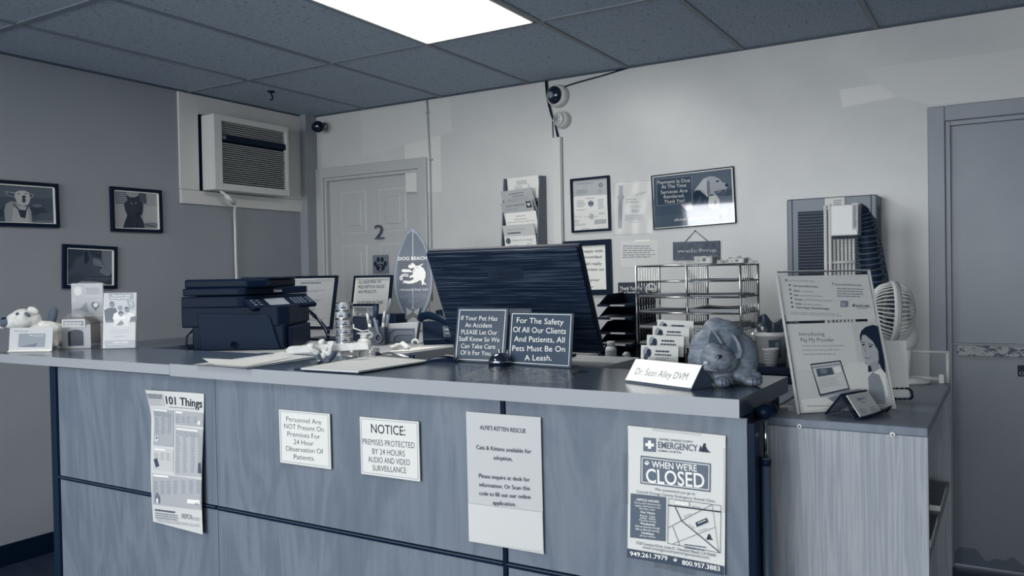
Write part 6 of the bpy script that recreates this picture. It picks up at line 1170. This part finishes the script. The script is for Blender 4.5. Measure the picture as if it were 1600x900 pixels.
for i in range(12): b.poly([Vector((lip[i][0], 0, .001)), Vector((lip[i+1][0], 0, .001)), Vector(lip[i+1]), Vector(lip[i])], M_MESH)
b.build('mesh', t)
b = MB()
for x in (0, L): b.tube([(x, 0, .002), (x, yb, zb), (x, yb+.036, .002)], .0024, M_BLACK, 8)
b.tube([(0, yb, zb), (L, yb, zb)], .0024, M_BLACK, 8); b.tube([(0, 0, .002), (L, 0, .002)], .002, M_BLACK, 8); b.tube([(-.004, 0, .002)]+lip+[(L+.018, 0, .002)], .0022, M_BLACK, 8); b.build('wire_rim', t)
sl2 = math.atan2(yb, zb); cM = M @ Matrix.Translation((.007, -.0035, .004)) @ Matrix.Rotation(-sl2, 4, 'X'); s = Sheet(CWD, .051, .78, .002, quad=[(0, 0), (88, 0), (88, 52), (0, 52)], rough=.45); s.T("baker's", 28, 60, 13, 8, .25, .01); s.lines(32, 19, 58, 24, 1, .5); s.lines(8, 34, 34, 46, 3, .5); s.lines(52, 34, 78, 46, 3, .5); s.build('business_cards', cM, None, label='white business card resting in the black mesh holder', cat='business cards')
# white card on a beaded easel
P0 = W(1379, 626.5, z=ZK); P1 = W(1421, 626, z=ZK); P0.z = P1.z = ZK+.008; M, w = lean(P0, P1, .12); lo, hi = 0, .5
M = M @ Matrix.Translation((-.03, 0, 0)); w += .03
for _ in range(40):
    m_ = (lo+hi)/2; q = (M @ Vector((w, 0, m_)))-Vector((0, 0, CAMZ)); yy = 450-FPX*q.dot(CU)/q.dot(CF); lo, hi = (m_, hi) if yy > 532 else (lo, m_)
s = Sheet(w, lo, .84, .002, rough=.5); s.raw([(0, lo*.52), (w, lo*.52), (w, lo*.524), (0, lo*.524)], .74); s.build('blank_card', M, None, label='tall blank white card propped on the beaded easel', cat='card')
M2 = M.copy(); M2.translation.z = ZK+.0005; t = thing('beaded_easel', M2, 'black beaded wire easel holding the blank card', 'easel')
lp = [(w*.1, .02, .004), (w*.1, -.012, .004), (w*.2, -.016, .004), (w*.94, -.020, .004), (w*1.0, -.018, .010), (w*1.0, -.014, .022), (w*.94, -.012, .028), (w*.2, -.010, .028)]
b = MB(); n = 46
for i in range(n):
    f_ = i/(n-1)*(len(lp)-1); a = int(min(f_, len(lp)-2)); b.ball(Vector(lp[a]).lerp(Vector(lp[a+1]), f_-a), .0030, M_BLACK, None, 1)
b.tube(lp, .0014, M_BLACK, 6); b.build('front_rail', t); b = MB(); b.tube([(w*.25, .02, .004), (w*.25, .02, .10), (w*.75, .02, .10), (w*.75, .02, .004)], .0018, M_BLACK, 6); b.tube([(w*.5, .02, .10), (w*.5, .07, .0025)], .0018, M_BLACK, 6); b.build('back_leg', t)
# desk fan
pf = W(1417, 599, z=ZK); pf.z = ZK+.0005; kf = (pf-Vector((0, 0, CAMZ))).dot(CF)/FPX; M = oriented(pf); t = thing('desk_fan', M, 'small white desk fan with slotted round guard turned to the left', 'fan')
def ff(px, py, y=0): return Vector(((px-1418)*kf, y, (600-py)*kf))
b = MB(); b.lathe([(20*kf, 0), (21*kf, 3*kf), (18*kf, 6*kf), (9*kf, 9*kf), (0, 9*kf)], M_WHITE, Matrix.Translation((6*kf, 0, 0)) @ Matrix.Scale(1.45, 4, (1, 0, 0)), 40); b.build('base', t)
b = MB(); b.tube([ff(1416, 590), ff(1418, 570), ff(1420, 545)], [.012, .010, .011], M_WHITE, 14); b.build('stem', t)
C = ff(1396, 489); ax = Vector((-.965, .25, .05)).normalized(); Q = Matrix.Translation(C) @ ax.to_track_quat('Z', 'Y').to_matrix().to_4x4(); R0 = 47*kf
b = MB()
for sgn, dep in ((1, 30*kf), (-1, 27*kf)):
    for i in range(40):
        a = 2*PI*i/40; pts = []
        for j in range(8):
            q = j/7; r = R0*(1-.80*q**1.0); z = sgn*(4*kf+dep*math.sqrt(max(0, 1-(r/R0)**2.2))); pts.append((r*math.cos(a+.18*q), r*math.sin(a+.18*q), z))
        b.tube([Q @ Vector(p) for p in pts], .0023, M_WHITE, 5)
    b.lathe([(R0*.22, sgn*(4*kf+dep*.96)), (R0*.12, sgn*(4*kf+dep*1.0)), (0, sgn*(4*kf+dep*1.02))], M_WHITE, Q, 24)
    b.lathe([(R0*.62, sgn*(4*kf+dep*.80)), (R0*.635, sgn*(4*kf+dep*.82)), (R0*.65, sgn*(4*kf+dep*.79))], M_WHITE, Q, 40)
b.build('guard', t)
b = MB(); b.lathe([(R0*.985, -5*kf), (R0*1.03, -5*kf), (R0*1.04, 0), (R0*1.03, 5*kf), (R0*.985, 5*kf), (R0*.985, -5*kf)], M_WHITE, Q, 48, True, False); b.lathe([(R0*1.041, -.0005), (R0*1.043, .0), (R0*1.041, .0005)], mat(.5), Q, 48, True, False); b.build('guard_ring', t)
b = MB(); b.lathe([(0, -4*kf), (R0*.2, -4*kf), (R0*.2, 6*kf), (R0*.12, 10*kf), (0, 11*kf)], mat(.62, .35), Q, 24)
for i in range(5):
    a = 2*PI*i/5; b.grid(lambda u, v: Q @ Vector(((R0*(.18+.66*u))*math.cos(a+(v-.5)*(.6+.5*u)), (R0*(.18+.66*u))*math.sin(a+(v-.5)*(.6+.5*u)), (v-.5)*12*kf)), 8, 6, mat(.24, .5))
b.build('blades', t)
b = MB(); b.ball((0, 0, 0), (20*kf, 17*kf, 26*kf), M_WHITE, Matrix.Translation(ff(1416, 524, .0)) @ Matrix.Rotation(-.25, 4, 'Y')); b.box((12*kf*-.5, -12*kf, -18*kf), (13*kf, 12*kf, 12*kf), M_WHITE, 5*kf, Matrix.Translation(ff(1416, 524)) @ Matrix.Rotation(.15, 4, 'Y'), 3); b.build('motor_housing', t)
b = MB(); b.box((-9*kf, -7*kf, 0), (9*kf, -6*kf, 34*kf), mat(.84, .5)); b.box((-9*kf, 0, -12*kf), (9*kf, 1*kf, 22*kf), mat(.82, .4), .001, Matrix.Translation(ff(1419, 492, .014))) ; b.bm.free(); b = MB(); b.box((-9*kf, 0, -12*kf), (9*kf, 1.5*kf, 14*kf), mat(.82, .4), .001, Matrix.Translation(ff(1419, 492, .018)) @ Matrix.Rotation(.1, 4, 'Y')); b.build('switch_tab', t)
# white rod rail at the back of the bookcase
y0_, y1_ = ky1-.012, ky1-.012; pr_ = W(1496.5, 598, y=ky1-.012); xr_ = min(pr_.x, kx1-.006); t = thing('rod_rail', (xr_, ky1-.012, ZK+.0005), 'low white rod rail along the back of the bookcase, beside the grey door', 'rail'); xl_ = W(1392, 590, y=ky1-.012).x-xr_; hz_ = W(1496, 551, y=ky1-.012).z-ZK
b = MB(); b.cyl((0, 0, 0), (0, 0, hz_), .0045, M_ROD, 10); b.build('upright', t); b = MB(); b.cyl((xl_, 0, 0), (xl_, 0, hz_), .0045, M_ROD, 10); b.build('upright', t)
b = MB(); b.cyl((xl_, 0, hz_), (0.004, 0, hz_), .0038, M_ROD, 10); b.build('top_bar', t); b = MB(); b.cyl((xl_, -.016, .012), (-.014, -.016, .012), .0048, M_ROD, 10); b.box((-.02, -.022, 0), (-.008, -.010, .024), M_ROD, .001); b.box((xl_, -.020, .002), (xl_+.006, .004, .016), M_ROD, .001); b.build('lower_bar', t)
# black round clamp tucked under the right end of the worktop
b = MB(); b.cyl(W(1186, 648, y=1.70), W(1205, 638, y=1.73), .016, M_BLACK, 20); b.cyl(W(1205, 638, y=1.73), W(1211, 636, y=1.74), .012, mat(.12, .3), 20, .006); b.build('tube_clamp', None, None, 'round black clamp knob tucked under the right end of the worktop', 'clamp')
